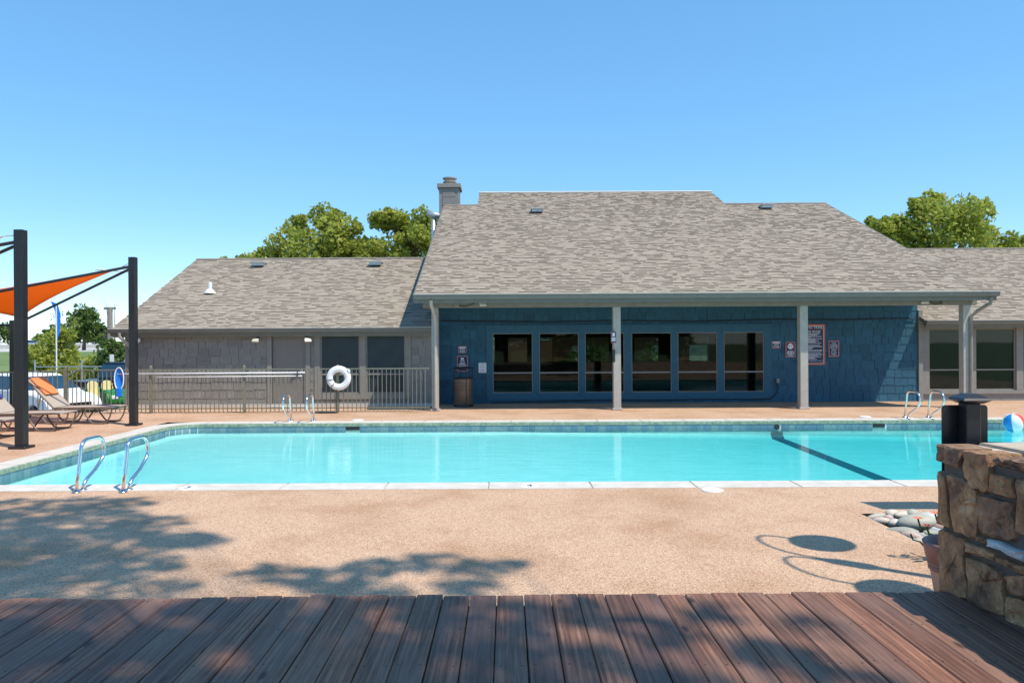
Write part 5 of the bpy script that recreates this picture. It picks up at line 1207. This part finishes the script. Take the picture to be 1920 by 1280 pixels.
def bare_tree(name, label, loc, h, seed, nb, leaves=0):
    o = thing(name, label, 'tree', loc); rr = random.Random(seed); m = MB(); lf = MB()
    m.tube([(0, 0, 0), (0.02, 0, h*0.4), (0, 0, h*0.85)], 1, 6, rs=[0.06, 0.045, 0.01])
    for k in range(nb):
        z = h*rr.uniform(0.15, 0.6); a = rr.uniform(0, 6.28); l = h*rr.uniform(0.25, 0.45); e = (l*0.30*math.cos(a), l*0.30*math.sin(a), min(h, z+l))
        m.tube([(0, 0, z), (e[0]*0.7, e[1]*0.7, z+l*0.45), e], 1, 5, rs=[0.03, 0.02, 0.006])
        if leaves: leafball(lf, e, 0.28, leaves, 0.07, rr); leafball(lf, (e[0]*0.8, e[1]*0.8, z+l*0.6), 0.22, leaves, 0.07, rr)
    m.build('branches', 'bark', o)
    if leaves: lf.build('sparse_leaves', 'leaf', o, fix=False)
bare_tree('bare_tree', 'bare twiggy tree beside the utility pole', (-25.2, 48, -0.9), 6.0, 3, 9)
bare_tree('thin_tree', 'thin sparse-leaved sapling above the big bush', (-27.4, 46.5, -1.0), 5.4, 5, 10, 16)
up = thing('utility_pole', 'weathered wooden utility pole at the left corner of the grey wing', 'utility pole', (-23.9, 45, -1.05))
MB().tube([(0, 0, 0), (0, 0, 4.9)], 1, 10, rs=[0.20, 0.15]).build('pole', 'weathered_wood', up); MB().box(-0.35, 0.35, -0.06, 0.06, 4.75, 4.9).build('crossarm', 'weathered_wood', up)
slp = thing('street_light', 'white street light on a thin mast behind the pool-corner post', 'street light', (-33.0, 66, 0.0))
MB().tube([(0, 0, 0), (0, 0, 7.6), (-0.3, 0, 7.9), (-2.6, 0, 8.1)], 0.06, 8).build('mast', 'white_plastic', slp); MB().bbox(-3.3, -2.5, -0.14, 0.14, 8.04, 8.18, 0.03).build('luminaire', 'white_plastic', slp)
bn = thing('feather_banner', 'blue feather banner on a tall white pole by the bushes', 'banner', (-23.4, 38.8, -1.05))
MB().tube([(0, 0, 0), (0, 0, 4.85)], 0.035, 8).build('pole', 'white_plastic', bn)
MB().add([(0.05, 0, 2.95), (0.16, 0.02, 3.3), (0.22, 0.03, 4.2), (0.10, 0.0, 4.75), (-0.05, 0, 4.85), (-0.28, -0.02, 4.95), (-0.10, 0, 4.5), (0.04, 0, 4.0)], [(0, 1, 2, 3, 4, 5, 6, 7)]).build('flag', 'blue_plastic', bn, fix=False)
cf = thing('chain_link_gate', 'galvanised chain-link fence posts with diagonal brace before the bushes', 'fence', (-24.2, 38.3, -1.05))
for x in (0, 2.4, 4.6, 7.6): MB().tube([(x, 0, 0), (x, 0, 1.9)], 0.04, 8).build('post', 'galvanised', cf)
MB().tube([(0, 0, 1.55), (7.6, 0, 1.55)], 0.025, 8).build('rail', 'galvanised', cf); MB().tube([(0, 0, 0.1), (2.35, 0, 1.5)], 0.025, 8).build('brace', 'galvanised', cf)
ds = thing('waste_station', 'green pet-waste station on a thin post beside the utility pole', 'waste station', (-19.3, 36.5, -1.05))
MB().tube([(0, 0, 0), (0, 0, 2.2)], 0.03, 8).build('post', 'black_metal', ds); MB().bbox(-0.12, 0.16, -0.12, 0.12, 1.35, 1.75, 0.02).build('bin', 'green_paint', ds); MB().bbox(-0.1, 0.1, -0.03, 0.0, 1.85, 2.2, 0.005).build('sign_board', 'white_plastic', ds)

# ------------------------------------------------------------------ behind the clubhouse (glimpsed through its windows)
bh = thing('brick_house', 'red brick house glimpsed through the clubhouse windows', 'building', (1.0, 43, -1.05))
MB().box(-1.4, 1.6, 0, 4, 0, 3.6).build('wall', 'brick_wall', bh); MB().add([(-1.7, -0.3, 3.6), (1.9, -0.3, 3.6), (1.9, 2, 5.2), (-1.7, 2, 5.2)], [(0, 1, 2, 3)]).build('roof', 'fascia_paint', bh, fix=False)
pq = MB().box(0.95, 1.45, -0.03, -0.005, 2.75, 2.98).build('number_plaque', 'sign_white', bh); print_row(pq, 1.05, 1.35, 2.865, 0.09, 'black_trim', 3, -0.031)
bh2 = thing('brick_house', 'long brick building with grey roof glimpsed through the right clubhouse windows', 'building', (8.5, 47, -0.95))
MB().box(-5.6, 7.5, 0, 5, 0, 3.1).build('wall', 'brick_wall', bh2); MB().add([(-6.0, -0.5, 3.05), (7.9, -0.5, 3.05), (7.9, 2.5, 4.9), (-6.0, 2.5, 4.9)], [(0, 1, 2, 3)]).build('roof', 'fascia_paint', bh2, fix=False)
for x in (-4.4, -2.0, 0.6, 3.0, 5.4): MB().box(x, x+1.1, -0.03, -0.004, 0.9, 2.3).build('window', 'white_paint', bh2)
for i, (x, lab) in enumerate(((4.6, 'left'), (8.0, 'right'))):
    tree('hedge_bush', 'green hedge bush behind the clubhouse, %s of two' % lab, (x, 41, -1.05), 2.6, [(0, 0, 1.6, 1.2), (-1.0, 0, 1.0, 1.0), (1.0, 0, 1.1, 1.0)], 900, 0.15, 30+i, 'leaf_dark', 0.06)

# ------------------------------------------------------------------ big tree behind the camera: its crown throws the dappled shade
bt = thing('overhead_tree', 'large tree behind the camera whose crown shades the deck', 'tree', (7.5, -6.0, -1.05))
MB().tube([(0, 0, 0), (0.1, 0.2, 2.5), (-0.3, 0.8, 5.0), (-0.9, 1.8, 10.05)], 1, 12, rs=[0.42, 0.33, 0.26, 0.15]).build('trunk', 'bark', bt, smooth=True)
rr = random.Random(21); lf = MB(); lm = MB(); k_s = Vector((-SUN.x/SUN.z*-1, -SUN.y/SUN.z*-1, 0))
kx, ky = 0.46, -0.335
BL = []   # (shadow X, shadow Y, radius, leaves, crown height, target z)
def blob(X, Y, r, n, h=None, z=0.0): BL.append((X, Y, r, n, h if h else rr.uniform(12.5, 15.5), z))
for (X, Y, r, n) in ((-5.6, 8.0, .55, 110), (-4.9, 8.3, .4, 60), (-4.3, 8.25, .35, 50), (-5.2, 7.2, .7, 170), (-4.2, 7.5, .6, 130), (-3.5, 7.35, .4, 60), (-4.6, 6.7, .7, 170), (-3.5, 6.6, .55, 110), (-2.9, 6.75, .3, 40), (-4.0, 6.0, .7, 170), (-2.95, 6.05, .3, 40), (-3.3, 5.5, .6, 130), (-4.4, 5.6, .6, 130), (-2.45, 5.45, .22, 20), (-2.75, 6.75, .2, 18),
                     (-1.75, 5.75, .33, 60), (-1.35, 5.6, .33, 60), (-1.1, 5.95, .25, 38), (-.55, 6.05, .28, 42), (-.2, 5.9, .22, 26), (-.3, 5.45, .25, 32), (-1.0, 5.35, .3, 40), (0.05, 6.05, .12, 10)): blob(X, Y, r, int(n*(1.7 if X < -2.7 else 1.2)))
X = -3.2
while X < 0.0:
    for Y in (2.7, 3.2, 3.7):
        if not (Y > 3.5 and X < -1.75 and rr.random() < 0.55): blob(X+rr.uniform(-.1, .1), Y+rr.uniform(-.1, .1), 0.36, 85, None, DZ)
    X += 0.42
for (X, Y, r, n) in ((0.25, 3.2, .28, 45), (0.3, 3.8, .22, 26), (0.2, 2.75, .28, 45), (0.75, 2.9, .25, 34), (0.7, 3.55, .2, 22), (1.15, 3.25, .2, 24), (1.05, 3.75, .16, 15), (1.45, 3.55, .14, 11), (1.4, 3.05, .18, 18)): blob(X, Y, r, n, None, DZ)
hub = Vector((6.6, -4.2, 9.0))
for (X, Y, r, n, h, z) in BL:
    c = Vector((X + kx*(h-z), Y + ky*(h-z), h)); cl = c - Vector((7.5, -6.0, -1.05))
    leafball(lf, cl, r, int(n*1.5), 0.10, rr, 1.3)
    hl = hub - Vector((7.5, -6.0, -1.05)); mid = hl.lerp(cl, 0.5)+Vector((0, 0, 0.5)); lm.tube([hl, mid, cl], 1, 5, rs=[0.05, 0.03, 0.008])
lm.build('limbs', 'bark', bt); lf.build('crown', 'leaf', bt, fix=False)

for i, (x, y, lab) in enumerate(((-12, -24, 'left'), (0, -27, 'middle'), (11, -25, 'right'))):  # trees added out of view to darken the window reflections
    tree('added_tree', 'broad tree added behind the camera, %s of three, to darken the window reflections' % lab, (x, y, -1.05), 9.0, [(0, 0, 5.0, 3.0), (-2.8, 0, 3.6, 2.4), (2.8, 0, 3.8, 2.4), (0.5, 0, 7.2, 2.2), (-4.5, 0, 2.2, 2.0), (4.5, 0, 2.2, 2.0)], 2600, 0.45, 50+i, 'leaf_dark', 0.3)
